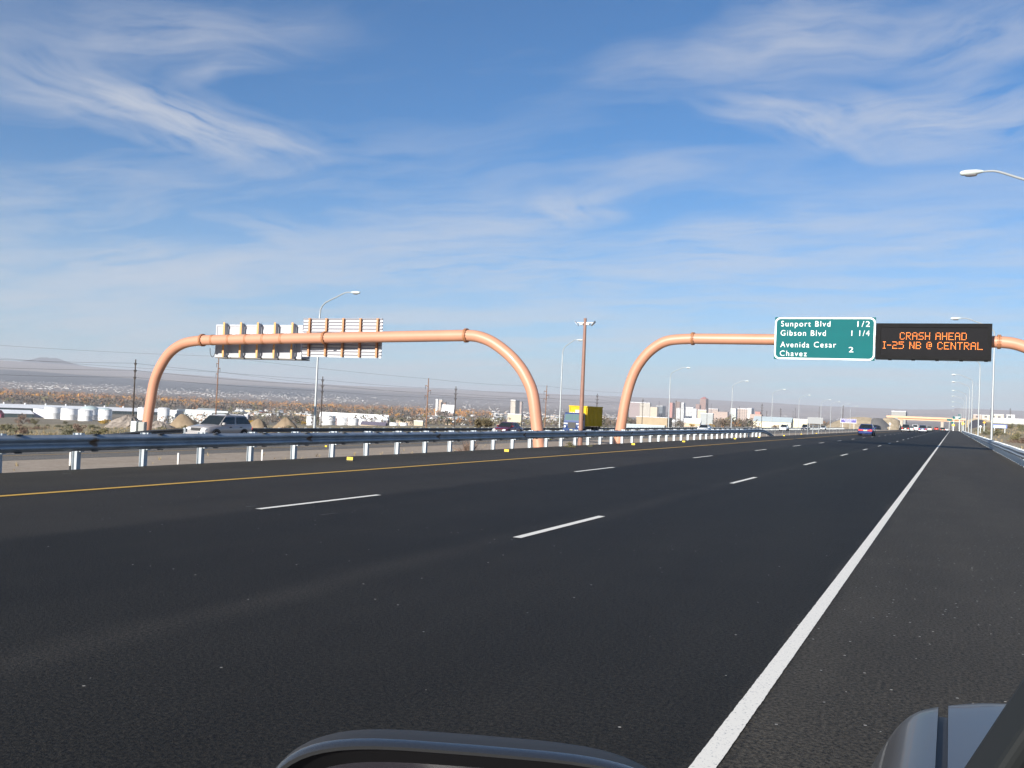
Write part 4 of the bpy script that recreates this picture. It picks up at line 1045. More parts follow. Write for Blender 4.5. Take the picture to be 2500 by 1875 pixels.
def building(nm, label, cat, x0, xs, x1, ytop, ybase, depth, wall, roof=None, kind='flat', group=None, rise=.25, roof_c=None):
    se, zt, wd, dp, depth = corner_place(x0, xs, x1, ytop, ybase, depth)
    zg = min(terr(se.x, se.y), terr(se.x-wd, se.y), terr(se.x, se.y+dp))-1
    t = thing(nm, label, cat, (se.x, se.y, zg), 0, group); h = zt-zg
    if kind in ('flat', 'pyramid'):
        mb = MB(); mb.box(-wd, 0, 0, dp, 0, h); mb.build('wall', wall, t)
        mb = MB(); o_ = max(.15, wd*.012)
        if kind == 'flat':
            mb.box(-wd-o_, o_, -o_, dp+o_, h+.003, h+max(.4, h*.035))
        else:
            a = [Vector(v) for v in ((-wd-o_, -o_, h+.01), (o_, -o_, h+.01), (o_, dp+o_, h+.01), (-wd-o_, dp+o_, h+.01))]; ap = Vector((-wd/2, dp/2, h*(1+rise)))
            mb.add(a+[ap], [(0, 1, 4), (1, 2, 4), (2, 3, 4), (3, 0, 4), (3, 2, 1, 0)])
        mb.build('roof', roof or wall, t)
    else:
        hr = h*rise
        mb = MB()
        if kind == 'ridge_x':
            mb.box(-wd, 0, 0, dp, 0, h-hr); mb.build('wall', wall, t); mb = MB()
            mb.loft([[Vector((x, -.5, h-hr+.01)), Vector((x, dp/2, h)), Vector((x, dp+.5, h-hr+.01))] for x in (-wd-.4, .4)])
        else:
            mb.box(-wd, 0, 0, dp, 0, h-hr); mb.build('wall', wall, t); mb = MB()
            mb.loft([[Vector((-wd-.5, y, h-hr+.01)), Vector((-wd/2, y, h)), Vector((.5, y, h-hr+.01))] for y in (-.4, dp+.4)])
        mb.build('roof', roof or wall, t)
    return t
W_, CR_, TN_, BR_, GY_ = cm('white_wall', (.58, .58, .57)), cm('cream_wall', (.52, .45, .33)), cm('tan_wall', (.50, .39, .28)), cm('brown_wall', (.20, .135, .11)), cm('grey_wall', (.36, .37, .38))
WR_, GR_, BL_, DK_ = cm('white_roof', (.76, .77, .78)), cm('grey_roof', (.30, .33, .34)), cm('blue_grey_roof', (.34, .40, .43)), cm('dark_roof', (.06, .06, .065))
PK_, SA_, TE_ = cm('pink_wall', (.41, .315, .265)), cm('salmon_wall', (.42, .20, .165)), cm('shade_teal_wall', (.045, .07, .075))  # teal of the long sheds is darkened to paint in their wall shadow
w_tower = win_mat('tower_wall', (.34, .205, .16), (.07, .06, .065), 8, 6, .5)
w_cream = win_mat('cream_windows', (.54, .49, .40), (.14, .135, .14), 7, 5.5, .5); w_pink = win_mat('pink_windows', (.43, .345, .295), (.12, .10, .10), 8, 5.5, .5)
w_white = win_mat('white_windows', (.56, .56, .55), (.16, .17, .18), 8, 6, .5); w_glass = win_mat('glass_wall', (.10, .12, .14), (.05, .065, .08), 4, 4, .6, .3)
B = building
B('office_tower', 'tall brown downtown tower with a red pyramid roof', 'tower', 1708, 1722, 1728.5, 973.5, 1008, 6200, w_tower, cm('red_roof', (.48, .10, .07)), 'pyramid', rise=.11)
B('office_building', 'brown wing attached low on the left of the red roofed tower', 'building', 1698, 1707, 1708, 988, 1008, 6190, w_tower)
B('office_building', 'cream twin block apartment tower above the beige warehouse left end', 'building', 1561, 1586, 1589, 984.5, 1009, 5200, w_cream, WR_)
B('office_building', 'brown block with a white roof edge behind the right gantry left leg', 'building', 1536, 1563, 1565, 983.5, 1007, 5300, cm('mauve_wall', (.30, .235, .225)), WR_)
B('office_building', 'yellowish low block right of the cream twin tower', 'building', 1587, 1604, 1607, 995, 1008, 5000, CR_)
B('office_building', 'dark glass block with a pale right side, left of the third far lamp', 'building', 1601, 1617, 1625, 992, 1010, 5100, w_glass, W_)
B('office_building', 'salmon red slab tower right beside the third far lamp', 'building', 1634, 1641, 1647, 984.5, 1012, 5000, SA_)
B('office_building', 'dark brown tower between the red slab and the white tower', 'building', 1648, 1659, 1660, 982.5, 1010, 5600, BR_)
B('office_building', 'slim white tower with a shaded right side behind the two thin poles', 'building', 1661, 1668.5, 1672.5, 984.5, 1010, 5500, w_white, WR_)
B('office_building', 'low white block beneath the slim white tower', 'building', 1650.5, 1669, 1671, 997.5, 1014, 4600, w_white)
B('office_building', 'wide white block left of the red roofed tower', 'building', 1674, 1692, 1696, 995.5, 1013, 4700, w_white, WR_)
B('office_building', 'smaller white block just left below the red roofed tower', 'building', 1690, 1700, 1702, 999, 1013, 4300, W_)
B('office_building', 'cream block directly below the red roofed tower', 'building', 1703, 1724, 1726, 1002, 1014, 4000, CR_, WR_)
B('office_building', 'pale blank slab building under the red roofed tower', 'building', 1709.5, 1740, 1742, 1010.5, 1027, 1700, cm('pale_slab', (.34, .36, .36)), WR_)
B('office_building', 'pink and white blocks right of the downtown tower', 'building', 1729, 1752, 1755, 999, 1013, 5000, w_pink, WR_)
B('office_building', 'long orange tan low range right of the downtown tower', 'building', 1740, 1776, 1779, 1007, 1015, 4000, PK_)
B('office_building', 'pale green white office block with a dark right side by the fourth far lamp', 'building', 1783.5, 1796, 1799.5, 998.5, 1014, 3700, cm('pale_green_wall', (.55, .60, .54)), W_)
B('hospital', 'long pink and white complex of windows right of the pale green block', 'hospital', 1800, 1832, 1835, 999.5, 1014, 3600, w_pink, WR_)
B('office_building', 'white block with a dark glass right end, right end of the pink complex', 'building', 1825, 1834, 1840.5, 998, 1013, 3500, W_, WR_)
B('office_building', 'dark red brown building left of the tall power pole before the blue warehouse', 'building', 1843, 1856, 1858, 1006.5, 1016, 3200, SA_)
B('office_building', 'low orange tan range under the red brown building', 'building', 1830, 1860, 1863, 1013, 1019, 2800, PK_)
B('warehouse', 'large beige windowless warehouse right of the right gantry left leg', 'warehouse', 1553, 1628.5, 1640, 1020.5, 1040, 1000, cm('beige_wall', (.37, .29, .185)), WR_)
B('warehouse', 'long low pale blue roofed shed in front of the beige warehouse', 'warehouse', 1529, 1622, 1624.5, 1040.5, 1046, 620, BL_, cm('pale_blue_roof', (.52, .60, .62)))
B('warehouse', 'white roofed low shed right of the beige warehouse', 'warehouse', 1641, 1660, 1663, 1025, 1034, 1300, GY_, WR_, 'ridge_x')
B('warehouse', 'long white roofed shed left of the pale slab building', 'warehouse', 1670, 1709, 1712, 1022.5, 1032, 1400, TN_, WR_, 'ridge_x', rise=.5)
B('warehouse', 'long cream warehouse with a blue grey roof behind the sixth far lamp', 'warehouse', 1839, 1931, 1936, 1019.5, 1039, 820, CR_ if False else cm('cream_siding', (.66, .61, .46)), BL_, 'ridge_x', rise=.38)
B('warehouse', 'yellowish box warehouse between the blue roofed warehouse and the grey billboard', 'warehouse', 1936.5, 1971, 1974, 1024.5, 1037, 900, cm('yellow_siding', (.68, .62, .42)), WR_)
B('office_building', 'cream slab apartment tower inside the left gantry near its right leg', 'building', 1246.5, 1258, 1268, 977.5, 993, 4400, w_cream, WR_)
B('office_building', 'small tan block touching the cream slab tower', 'building', 1269, 1273, 1275.5, 982, 993, 4350, w_pink)
B('grain_elevator', 'white silo with a brown and grey mill block among orange trees', 'mill', 1071, 1079, 1081, 976.5, 995, 2500, cm('mill_wall', (.42, .34, .28)), GR_)
B('silo', 'tall white silo at the left end of the mill', 'silo', 1063.5, 1068.5, 1070, 976, 990, 2480, W_, WR_)
B('mill_shed', 'dark roofed mill shed right of the white silo', 'shed', 1081.5, 1088, 1089.5, 983, 994, 2450, BR_, DK_)
B('mill_shed', 'long white sloping mill roof right of the silo', 'shed', 1078, 1107, 1110, 989, 999, 2300, BR_, WR_, 'ridge_x', rise=.6)
B('hall', 'cream hall inside the left gantry above the red sedan', 'building', 1239, 1272, 1276, 1012, 1026, 1400, CR_, WR_)
B('depot', 'tan depot with a dark open bay left of the rusty davit pole', 'building', 1010, 1032, 1034.5, 1028.5, 1038, 800, CR_, WR_)
B('depot', 'low tan yard building behind the pair of short tanks', 'building', 967, 1008, 1010, 1030, 1038, 830, TN_)
B('warehouse', 'long low shed with a bright white roof behind the row of tanks, middle left', 'warehouse', 780, 946, 949, 1013.5, 1024, 980, cm('mauve_siding', (.30, .25, .27)), WR_, 'ridge_x', rise=.35)
B('shed', 'dark purple gabled shed in front of the middle row of tanks', 'shed', 881, 940, 942, 1031, 1039.5, 720, TN_, cm('purple_roof', (.085, .075, .11)), 'ridge_x', rise=.6)
B('warehouse', 'bright white shed with a grey roof behind the silver sport utility', 'warehouse', 450, 553, 557, 1004, 1020, 960, W_, cm('steel_roof', (.40, .43, .44)), 'ridge_x', rise=.45)
B('warehouse', 'grey blue shed end right behind the silver sport utility', 'warehouse', 555, 604, 607, 1013, 1031, 800, cm('lilac_grey_wall', (.42, .42, .47)), WR_)
B('warehouse', 'dark gabled shed between the left leg and the white shed', 'warehouse', 420, 446, 470, 999, 1014, 1150, CR_, GR_, 'ridge_y', rise=.5)
B('warehouse', 'cream and grey roofed shed behind the white shed', 'warehouse', 455, 500, 560, 997.5, 1010, 1300, CR_, GR_, 'ridge_x', rise=.6)
B('block_building', 'small white block behind the sand heap, right of the left leg', 'building', 413.5, 430, 446, 1002.5, 1026, 900, W_, WR_)
# long white roofs at the far left
def long_shed(label, xa, xb, ytop, ybase, da, db, hr, wall, roof):
    a, b = at_depth(xa, ybase, da), at_depth(xb, ybase, db); zt = at_depth(xa, ytop, da).z
    d = (b-a); d.z = 0; ln = d.length; rz = math.atan2(d.y, d.x)
    zg = min(terr(a.x, a.y), terr(b.x, b.y))-1
    t = thing('warehouse', label, 'warehouse', (a.x, a.y, zg), rz); h = zt-zg; he = h*(1-hr)
    mb = MB(); mb.box(0, ln, 0, 46, 0, he); mb.build('wall', wall, t)
    mb = MB(); mb.loft([[Vector((x, -.6, he+.01)), Vector((x, 23, h)), Vector((x, 46.6, he+.01))] for x in (-.5, ln+.5)]); mb.build('roof', roof, t)
    for k in range(int(ln/24)):
        mb = MB(); mb.lathe([(.9, -.3), (.9, 1.0), (1.3, 1.1), (.3, 1.9)], 8, 0, 'z', (12+24*k, 23, h)); mb.build('roof_vent', WR_, t)
    return t
long_shed('very long white roofed warehouse behind the left tanks', -60, 400, 984, 1003, 1150, 1300, .48, TE_, WR_)
long_shed('long white roofed shed with a front wall coloured dark as shade, lower left', -50, 82, 999, 1016.5, 880, 905, .42, TE_, WR_)
B('shed', 'white gable end of the lower left shed beside the first tank', 'shed', 80, 106, 112, 1000, 1018, 915, cm('lilac_white_wall', (.55, .54, .60)), WR_)
B('shed', 'maroon barn cut by the left edge', 'barn', -14, 3, 8, 1001.5, 1014, 860, cm('maroon_wall', (.16, .03, .06)), cm('maroon_roof', (.12, .03, .05)), 'ridge_y', rise=.5)
# storage tanks
m_tank = mat('tank_white', (.80, .80, .80), .35, var=.03, vscale=.1); m_dome = mat('tank_dome', (.42, .50, .50), .5)
def tank(label, x0, x1, ytop, ybase, depth=None, dome=.10, group='white storage tanks'):
    xm = (x0+x1)/2
    if depth is None: depth = (ground(xm, ybase)-Vector((0, 0, EYE))).dot(CF)
    p = at_depth(xm, ybase, depth); r = (x1-x0)/2*depth/FPX; zt = at_depth(xm, ytop, depth).z
    v = (Vector((p.x, p.y, 0))).normalized()*r*.9; p = p+v
    zg = terr(p.x, p.y)-.6; h = max(2, zt-zg)
    t = thing('storage_tank', label, 'storage tank', (p.x, p.y, zg), 0, group)
    mb = MB(); hs = h*(1-dome)
    mb.lathe([(r, 0), (r, hs*.5), (r*1.004, hs*.5+.05), (r*1.004, hs*.5+.3), (r, hs*.5+.35), (r, hs-.25), (r*1.012, hs-.2), (r*1.012, hs)], 36); mb.build('shell', m_tank, t, True)
    mb = MB(); mb.lathe([(r*1.005, hs+.01), (r*.75, hs+(h-hs)*.55), (r*.4, hs+(h-hs)*.88), (.05, h)], 36); mb.build('roof', m_dome if dome > .12 else m_tank, t, True)
    mb = MB(); q0 = R(250); mb.tube([(r*1.02*math.cos(q0+k*.10), r*1.02*math.sin(q0+k*.10), .4+k/12*(hs-.4)) for k in range(13)], .09, 5); mb.build('stair_rail', cm('stair_grey', (.5, .5, .5)), t)
    return t
tank('leftmost big white tank with a flat top, lower left', 108.5, 148, 993, 1023.5, 890, .03)
tank('second big white flat topped tank from the left', 149, 188.5, 997, 1026, 860, .03)
tank('white tank with a grey green dome, behind another tank', 196, 240, 990.5, 1026, 900, .24)
tank('short white tank in front of the domed tank', 191, 224.5, 1000, 1027, 850, .06)
tank('white tank behind the yellow bush and rubble heap', 240, 272, 996, 1024, 880, .14)
tank('white tank just left of the left gantry leg', 336, 358, 994, 1014, 960, .04)
tank('white tank just right of the left gantry leg', 385, 413, 995, 1024, 880, .04)
for a, b, yt, yb_2, lb in ((748, 766, 1015, 1032, 'white tank left of the lamp pole in the middle left yard'), (781, 818, 1013.5, 1033, 'wide white tank beside the wooden power pole in the middle left yard'), (823, 847, 1020.5, 1037, 'shaded white tank right of the wooden power pole'), (849, 874, 1022, 1036, 'white tank left of the dark purple shed'), (876, 896, 1022.5, 1034, 'white tank above the left end of the dark purple shed'), (897, 915, 1023, 1034, 'small white tank above the dark purple shed ridge'), (916, 943, 1025.5, 1035, 'wide low white tank at the right end of the middle left row'), (951, 973, 1031.5, 1039.5, 'low white tank left of a pair by the tan depot'), (977, 996, 1032, 1039, 'low white tank right of a pair by the tan depot')):
    tank(lb, a, b, yt, yb_2, 760 if yb_2 > 1035 else 820, .06)

# small houses of the valley: one mesh per kind, copied
def house_mesh(kind):
    mb = MB(); w_, d_, h_ = (11, 9, 3.2) if kind < 2 else (16, 10, 4.2)
    mb.box(-w_/2, w_/2, -d_/2, d_/2, -2, h_, 0)
    if kind % 2 == 0: mb.loft([[Vector((x, -d_/2-.5, h_+.01)), Vector((x, 0, h_+2.0)), Vector((x, d_/2+.5, h_+.01))] for x in (-w_/2-.5, w_/2+.5)], True, 1)
    else: mb.box(-w_/2-.3, w_/2+.3, -d_/2-.3, d_/2+.3, h_+.005, h_+.6, 1)
    return mb
HK = []
combos = [(W_, WR_, 'small white house among the bare valley trees', 'white houses'), (CR_, GR_, 'small cream house with a grey roof among the bare valley trees', 'cream houses'), (TN_, WR_, 'small tan house with a pale roof among the bare valley trees', 'tan houses'), (GY_, DK_, 'small grey house with a dark roof among the bare valley trees', 'grey houses'), (PK_, cm('rust_roof', (.22, .10, .07)), 'small house with a rusty roof among the bare valley trees', 'rusty roofed houses')]
for wm, rm, lb, gp in combos:
    for k in range(4): HK.append((house_mesh(k), wm, rm, lb, gp, {}))
rnd = random.Random(11); nh = 0; tries = 0; spots = []
while nh < 300 and tries < 4000:
    tries += 1
    px = rnd.uniform(575, 1690); py = rnd.uniform(992+max(0, px-600)*.014, 1038)
    if px < 760 and py > 1018: continue
    if 760 < px < 1000 and py > 1010: continue
    if 1535 < px < 1660 and py > 1012: continue
    g = ground(px, py); r = math.hypot(g.x, g.y)
    if r < 620 or r > 4300 or g.x > -60: continue
    if any((g.x-a)**2+(g.y-b)**2 < 400 for a, b in spots): continue
    spots.append((g.x, g.y)); kind = HK[min(len(HK)-1, int(abs(rnd.gauss(0, 1))*7.5))] if rnd.random() < .75 else rnd.choice(HK)
    mbk, wm, rm, lb, gp, cache = kind
    if 'me' not in cache:
        o = mbk.build('small_house', [wm, rm]); cache['me'] = o.data
    else:
        o = bpy.data.objects.new('small_house', cache['me']); COL.objects.link(o)
    s = rnd.uniform(.75, 1.5)*(1.25 if rnd.random() < .2 else 1)
    o.location = g; o.scale = (s*rnd.uniform(.8, 1.5), s, min(1.2, s)*rnd.uniform(.8, 1.1)); o.rotation_euler = (0, 0, R(rnd.choice((0, 90, 4, 86, 10))))
    tag(o, lb, 'house', gp+' of the valley'); nh += 1
# the rest of the town, past what one could count
mb = MB()
for _ in range(1250):
    px = rnd.uniform(1000, 1980); py = rnd.uniform(992+max(0, px-1000)*.030, max(1023, 1034-max(0, px-1500)*.03))
    if 1540 < px and py > 1019: continue
    g = ground(px, py); r = math.hypot(g.x, g.y)
    if r < 1000 or r > 5200: continue
    if any((g.x-a)**2+(g.y-b)**2 < 380 for a, b in spots): continue
    w_ = rnd.uniform(4, 9); h_ = rnd.uniform(2.4, 4.2); k = rnd.choice((0, 0, 1, 2))
    mb.box(g.x-w_, g.x+w_, g.y-w_*.6, g.y+w_*.6, g.z-2, g.z+h_, k)
o = mb.build('town_houses', [cm('town_white', (.55, .54, .52)), cm('town_tan', (.36, .28, .22)), cm('town_grey', (.25, .25, .26))]); stuff(o, 'pale flecks of town houses spread behind the nearer houses', 'houses')
# far settlement across the river, too many to count
mb = MB()
for _ in range(1000):
    px = rnd.uniform(-60, 2140) if rnd.random() < .6 else rnd.uniform(-60, 900)
    g = None; hz_ = 942.7+px*.0434
    if px < 900: py = hz_-rnd.uniform(-4, 15) if rnd.random() < .75 else hz_-rnd.uniform(0, 8)
    else: py = hz_-rnd.uniform(-14, 12)
    d = sight(px, py); lo = 4300.0
    g = ground(px, py)
    r = math.hypot(g.x, g.y)
    if r < 4200 or r > 10000: continue
    w_ = rnd.uniform(3.5, 7)*(2.2 if rnd.random() < .12 else 1); h_ = rnd.uniform(2.0, 4.0)
    mb.box(g.x-w_, g.x+w_, g.y-w_*.4, g.y+w_*.4, g.z-3, g.z+h_, 0 if rnd.random() < .7 else 1)
o = mb.build('far_houses', [cm('far_white', (.46, .45, .43)), cm('far_tan', (.30, .25, .21))]); stuff(o, 'pale specks of houses across the river below the dark mesa edge', 'houses')

# ------------------------------------------------------------------ trees and shrubs
def leaf_mat(nm, c, var=.35): 
    m = mat(nm, c, .85, var=var, vscale=1.3, spec=.1); return m
m_or, m_ru, m_gb, m_ol, m_ev, m_yl = leaf_mat('orange_leaves', (.50, .245, .04)), leaf_mat('rust_leaves', (.32, .165, .075)), leaf_mat('bare_twigs', (.145, .118, .096)), leaf_mat('olive_leaves', (.15, .135, .07)), leaf_mat('evergreen_leaves', (.045, .055, .03)), leaf_mat('yellow_leaves', (.40, .25, .04))
m_bark = mat('bark', (.10, .075, .055), .9, var=.3, vscale=3)
m_sage, m_dry, m_tw = leaf_mat('sage_leaves', (.17, .165, .105)), leaf_mat('dry_grass_blades', (.36, .285, .17)), leaf_mat('tumbleweed_twigs', (.22, .155, .12))
def puff(mb, c, rx, rz, n, ls, mi, rg, up=0):
    """n leaf-sized faces through an uneven crown volume"""
    lob = [(Vector((rg.gauss(0, .42)*rx, rg.gauss(0, .42)*rx, rg.uniform(-.55, .75)*rz)), rg.uniform(.35, .62)) for _ in range(5 if n < 60 else 11)]
    for _ in range(n):
        l, f = rg.choice(lob); d = Vector((rg.gauss(0, 1), rg.gauss(0, 1), rg.gauss(0, 1))).normalized()*(rg.random()**.4)
        p = Vector(c)+l+Vector((d.x*rx*f, d.y*rx*f, d.z*rz*f))
        a = Vector((rg.gauss(0, 1), rg.gauss(0, 1), rg.gauss(0, 1)+up)).normalized(); b = a.cross(Vector((rg.gauss(0, 1), rg.gauss(0, 1), rg.gauss(0, 1)))).normalized()
        s = ls*rg.uniform(.5, 1.3); k = len(mb.v)
        mb.v += [tuple(p-a*s), tuple(p+b*s*.62), tuple(p+a*s)]; mb.f.append((k, k+1, k+2)); mb.m.append(mi)
rg = random.Random(5)
# riverside wood: one mass of many crowns
mb = MB(); cnt = 0
while cnt < 4600:
    b = R(rg.uniform(25.5, 55)); r = rg.uniform(1850, 5000)
    x, y = -r*math.sin(b), r*math.cos(b)
    if b < R(30) and rg.random() < .5: continue
    if r < 2100 and rg.random() < .5: continue
    n0 = mnoise.noise(Vector((x/210, y/210, 2)))+.5*mnoise.noise(Vector((x/70, y/70, 6)))
    band = (r-1850)/2400
    u = rg.random()
    if band < .26: mi = 2 if u < .75 else (3 if u < .9 else 1)
    elif n0 > .12 and band < .75: mi = 0 if u < .6 else 1
    elif band < .6: mi = 1 if u < .55 else (0 if u < .7 else 2)
    else: mi = 2 if u < .6 else 1
    h = rg.uniform(9, 17); puff(mb, (x, y, terr(x, y)+h*.55), h*.70, h*.5, 20, h*.27, mi, rg, .3); cnt += 1
o = mb.build('riverside_wood', [m_or, m_ru, m_gb, m_ol]); stuff(o, 'band of rust and orange autumn trees along the river', 'wood')
# grey-brown trees between the houses
mb = MB(); cnt = 0
while cnt < 3000:
    b = R(rg.uniform(5, 44) if rg.random() < .72 else rg.uniform(4, 20)); r = 800*math.exp(rg.random()*1.75)
    x, y = -r*math.sin(b), r*math.cos(b)
    if x > -130 or r > 4600: continue
    if b > R(31) and r > 1950: continue
    pxx = proj_x((x, y, 0))
    if r < 1900 and (1548 < pxx < 1645 or 1236 < pxx < 1280 or 1705 < pxx < 1745 or 1665 < pxx < 1712) or (r < 1300 and 1838 < pxx < 1976): continue
    u = rg.random(); mi = 2 if u < .62 else (3 if u < .84 else (4 if u < .95 else 1))
    h = rg.uniform(4.5, 9.5); puff(mb, (x, y, terr(x, y)+h*.52), h*.62, h*.5, 22, h*.19, mi, rg, .3); cnt += 1
o = mb.build('town_trees', [m_or, m_ru, m_gb, m_ol, m_ev]); stuff(o, 'grey brown bare trees filling the valley town between the houses', 'trees')
def tree(label, px, ybase, wpx, hpx, m, depth=None, bare=False, nm='autumn_tree', n=420, group=None):
    if depth is None: g = ground(px, ybase); depth = (g-Vector((0, 0, EYE))).dot(CF)
    else: g = at_depth(px, ybase, depth)
    g.z = terr(g.x, g.y); k = depth/FPX; H_ = hpx*k; W = wpx*k
    t = thing(nm, label, 'tree' if nm.endswith('tree') else 'shrub', g, 0, group); r2 = random.Random(int(px*7+ybase))
    mb = MB(); mb.tube([(0, 0, -1), (.02*H_, 0, H_*.3), (0, .02*H_, H_*.75)], [H_*.035, H_*.025, H_*.008], 6)
    for _ in range(9 if bare else 6):
        a = r2.uniform(0, 6.28); z0 = H_*r2.uniform(.15, .5); mb.tube([(0, 0, z0), (W*.2*math.cos(a), W*.2*math.sin(a), z0+H_*.18), (W*.4*math.cos(a), W*.4*math.sin(a), z0+H_*r2.uniform(.3, .5))], [H_*.016, H_*.010, H_*.003], 5)
    mb.build('trunk', m_bark, t)
    mb = MB(); puff(mb, (0, 0, H_*.58), W*.5, H_*.42, n if not bare else n//2, W*(.075 if n > 300 else .11), 0, r2, .2)
    mb.build('crown', m, t); return t
for px, yb_2, wp, hp, m, dp, lb in ((256, 1030, 26, 14, m_yl, 600, 'round yellow tree at the left edge of the rubble heap'), (711, 993, 22, 15, m_or, 2300, 'bright orange tree between the lamp pole and the ribbed sign'), (622, 1003, 14, 11, m_yl, 1700, 'yellow tree right of the silver sport utility'), (613, 1026, 22, 12, m_yl, 700, 'dull yellow tree right behind the silver sport utility'), (741, 1028, 14, 9, m_yl, 800, 'small dull yellow tree left of the middle yard tanks'), (842, 1009, 18, 13, m_or, 1500, 'orange tree above the long white middle roof'), (976, 1000, 24, 12, m_or, 1900, 'broad orange tree in the middle of the valley'), (945, 992, 24, 13, m_or, 2200, 'orange tree up left of the broad orange tree'), (1010, 1014, 14, 16, m_yl, 1250, 'slim yellow green tree left of the rusty davit pole'), (1040, 998, 20, 10, m_yl, 2100, 'yellow tree beside the top of the rusty davit pole'), (1590, 1019, 24, 9, m_yl, 1600, 'flat yellow tree row above the beige warehouse roof'), (1689, 1038, 16, 9, m_yl, 800, 'round yellow shrub tree left of the white sedan'), (1736, 1036, 20, 9, m_yl, 900, 'yellow brown tree above the white sedan'), (1133, 1000, 20, 9, m_yl, 2200, 'yellow tree right of the mill'), (1170, 1000, 22, 9, m_or, 2500, 'orange brown tree between the mill and the cream slab tower'), (1264, 1030, 18, 9, m_ol, 1100, 'olive tree before the cream hall')):
    tree(lb, px, yb_2, wp, hp, m, dp)
tree('large olive brown bush left above the red sedan', 1183, 1044, 44, 27, leaf_mat('brown_bush_leaves', (.13, .105, .06)), 210, nm='large_shrub', n=1500)
tree('bare spreading tree right of the white sedan', 1764, 1044, 32, 26, m_gb, 330, True, 'bare_tree', 500)
tree('brown shrub at the left end of the cream warehouse', 1850, 1041, 18, 9, m_tw, 500, nm='large_shrub', n=350); tree('brown shrub before the middle of the cream warehouse', 1892, 1041, 20, 10, m_tw, 500, nm='large_shrub', n=350)
tree('dark evergreen tree right of the red brown building', 1862, 1016, 9, 9, m_ev, 2600, nm='evergreen_tree', n=200)
tree('round brown tree in front of the orange tan range', 1838, 1026, 12, 9, m_gb, 1500, nm='bare_tree', n=250)
# desert shrubs: three meshes, copied
def shrub_meshes(m, n, flat, ls=.075):
    res = []
    for k in range(3):
        mb = MB(); r2 = random.Random(k+40); puff(mb, (0, 0, .38*flat), .5, .42*flat, n, ls, 0, r2, .6)
        for _ in range(10):
            a = r2.uniform(0, 6.28); mb.tube([(0, 0, -.05), (.18*math.cos(a), .18*math.sin(a), .25*flat), (.36*math.cos(a), .36*math.sin(a), .55*flat)], [.02, .012, .004], 4)
        res.append((mb, {}))
    return res
SH = {'sage': (shrub_meshes(m_sage, 520, 1.0), m_sage), 'brown': (shrub_meshes(m_tw, 520, 1.0), m_tw), 'olive': (shrub_meshes(m_ol, 520, 1.0), m_ol)}
def shrub(kind, p, w_, h_, lb, gp, rr):
    lst, m = SH[kind]; mbk, cache = rr.choice(lst)
    if 'me' not in cache: o = mbk.build('shrub', m); cache['me'] = o.data
    else: o = bpy.data.objects.new('shrub', cache['me']); COL.objects.link(o)
    o.location = (p.x, p.y, terr(p.x, p.y)); o.scale = (w_, w_, h_); o.rotation_euler = (0, 0, rr.uniform(0, 6.28)); return tag(o, lb, 'shrub', gp)
rs = random.Random(21)
n = 0
while n < 130:       # right hand slope
    x = rs.uniform(7, 95); y = rs.uniform(60, 420)
    if x > 6+.16*y: continue
    k = rs.choice(('sage', 'sage', 'olive', 'brown')); shrub(k, Vector((x, y, 0)), rs.uniform(1.4, 3.6), rs.uniform(1.0, 2.1), {'sage': 'grey green sagebrush on the slope behind the right guardrail', 'olive': 'dark olive bush on the slope behind the right guardrail', 'brown': 'brown dry bush on the slope behind the right guardrail'}[k], {'sage': 'sagebrush on the right slope', 'olive': 'olive bushes on the right slope', 'brown': 'brown bushes on the right slope'}[k], rs); n += 1
n = 0
while n < 70:        # flat beyond the far guardrail
    b = R(rs.uniform(36, 54)); r = 85*math.exp(rs.random()*1.6); p = Vector((-r*math.sin(b), r*math.cos(b), 0))
    if p.x > -56: continue
    k = rs.choice(('sage', 'olive', 'brown', 'sage')); shrub(k, p, rs.uniform(.9, 2.4), rs.uniform(.6, 1.2), {'sage': 'grey green sagebrush on the dry flat at the far left', 'olive': 'olive bush on the dry flat at the far left', 'brown': 'brown dry bush on the dry flat at the far left'}[k], {'sage': 'sagebrush on the left flat', 'olive': 'olive bushes on the left flat', 'brown': 'brown bushes on the left flat'}[k], rs); n += 1
for px, pb, wp, hp, k, lb in ((56, 1035, 34, 30, 'brown', 'tall reddish brown bush before the lower left shed'), (86, 1037, 22, 18, 'olive', 'dull green bush right of the tall brown bush'), (160, 1035, 16, 9, 'olive', 'low bush under the second big tank'), (195, 1058, 36, 28, 'brown', 'wispy dry bush behind the near guardrail, left of the cabinets'), (1395, 1096, 26, 22, 'olive', 'dark bush at the foot of the brown pole in the median'), (1440, 1094, 16, 10, 'sage', 'small bush right of the brown pole foot')):
    g = ground(px, pb); d = (g-Vector((0, 0, EYE))).dot(CF)/FPX; shrub(k, g, wp*d, hp*d*1.05, lb, None, rs)
    if 'group' in bpy.data.objects[-1]: pass
# tumbleweed in the median
g = Vector((-19.2, 0, 0)); q = on_x(1145, 1090, -19.2); g.y = q.y; g.z = terr(g.x, g.y)
mb = MB(); r2 = random.Random(3)
for _ in range(420):
    a = r2.uniform(0, 6.28); e = r2.uniform(.15, 1.45); l = r2.uniform(.5, 1.0)
    d = Vector((math.cos(a)*math.cos(e), math.sin(a)*math.cos(e), math.sin(e))); p1 = d*l*.55+Vector((r2.gauss(0, .06), r2.gauss(0, .06), 0)); p2 = d*l+Vector((r2.gauss(0, .12), r2.gauss(0, .12), .06))
    s = d.cross(Vector((0, 0, 1))).normalized()*.010; k = len(mb.v)
    mb.v += [tuple(-s), tuple(s), tuple(p1+s*.7), tuple(p2), tuple(p1-s*.7)]; mb.f.append((k, k+1, k+2, k+3, k+4)); mb.m.append(0)
o = mb.build('tumbleweed', m_tw); o.location = g; o.scale = (1.05, 1.05, .95); tag(o, 'dry mauve brown tumbleweed in the median seen under the near guardrail', 'shrub')
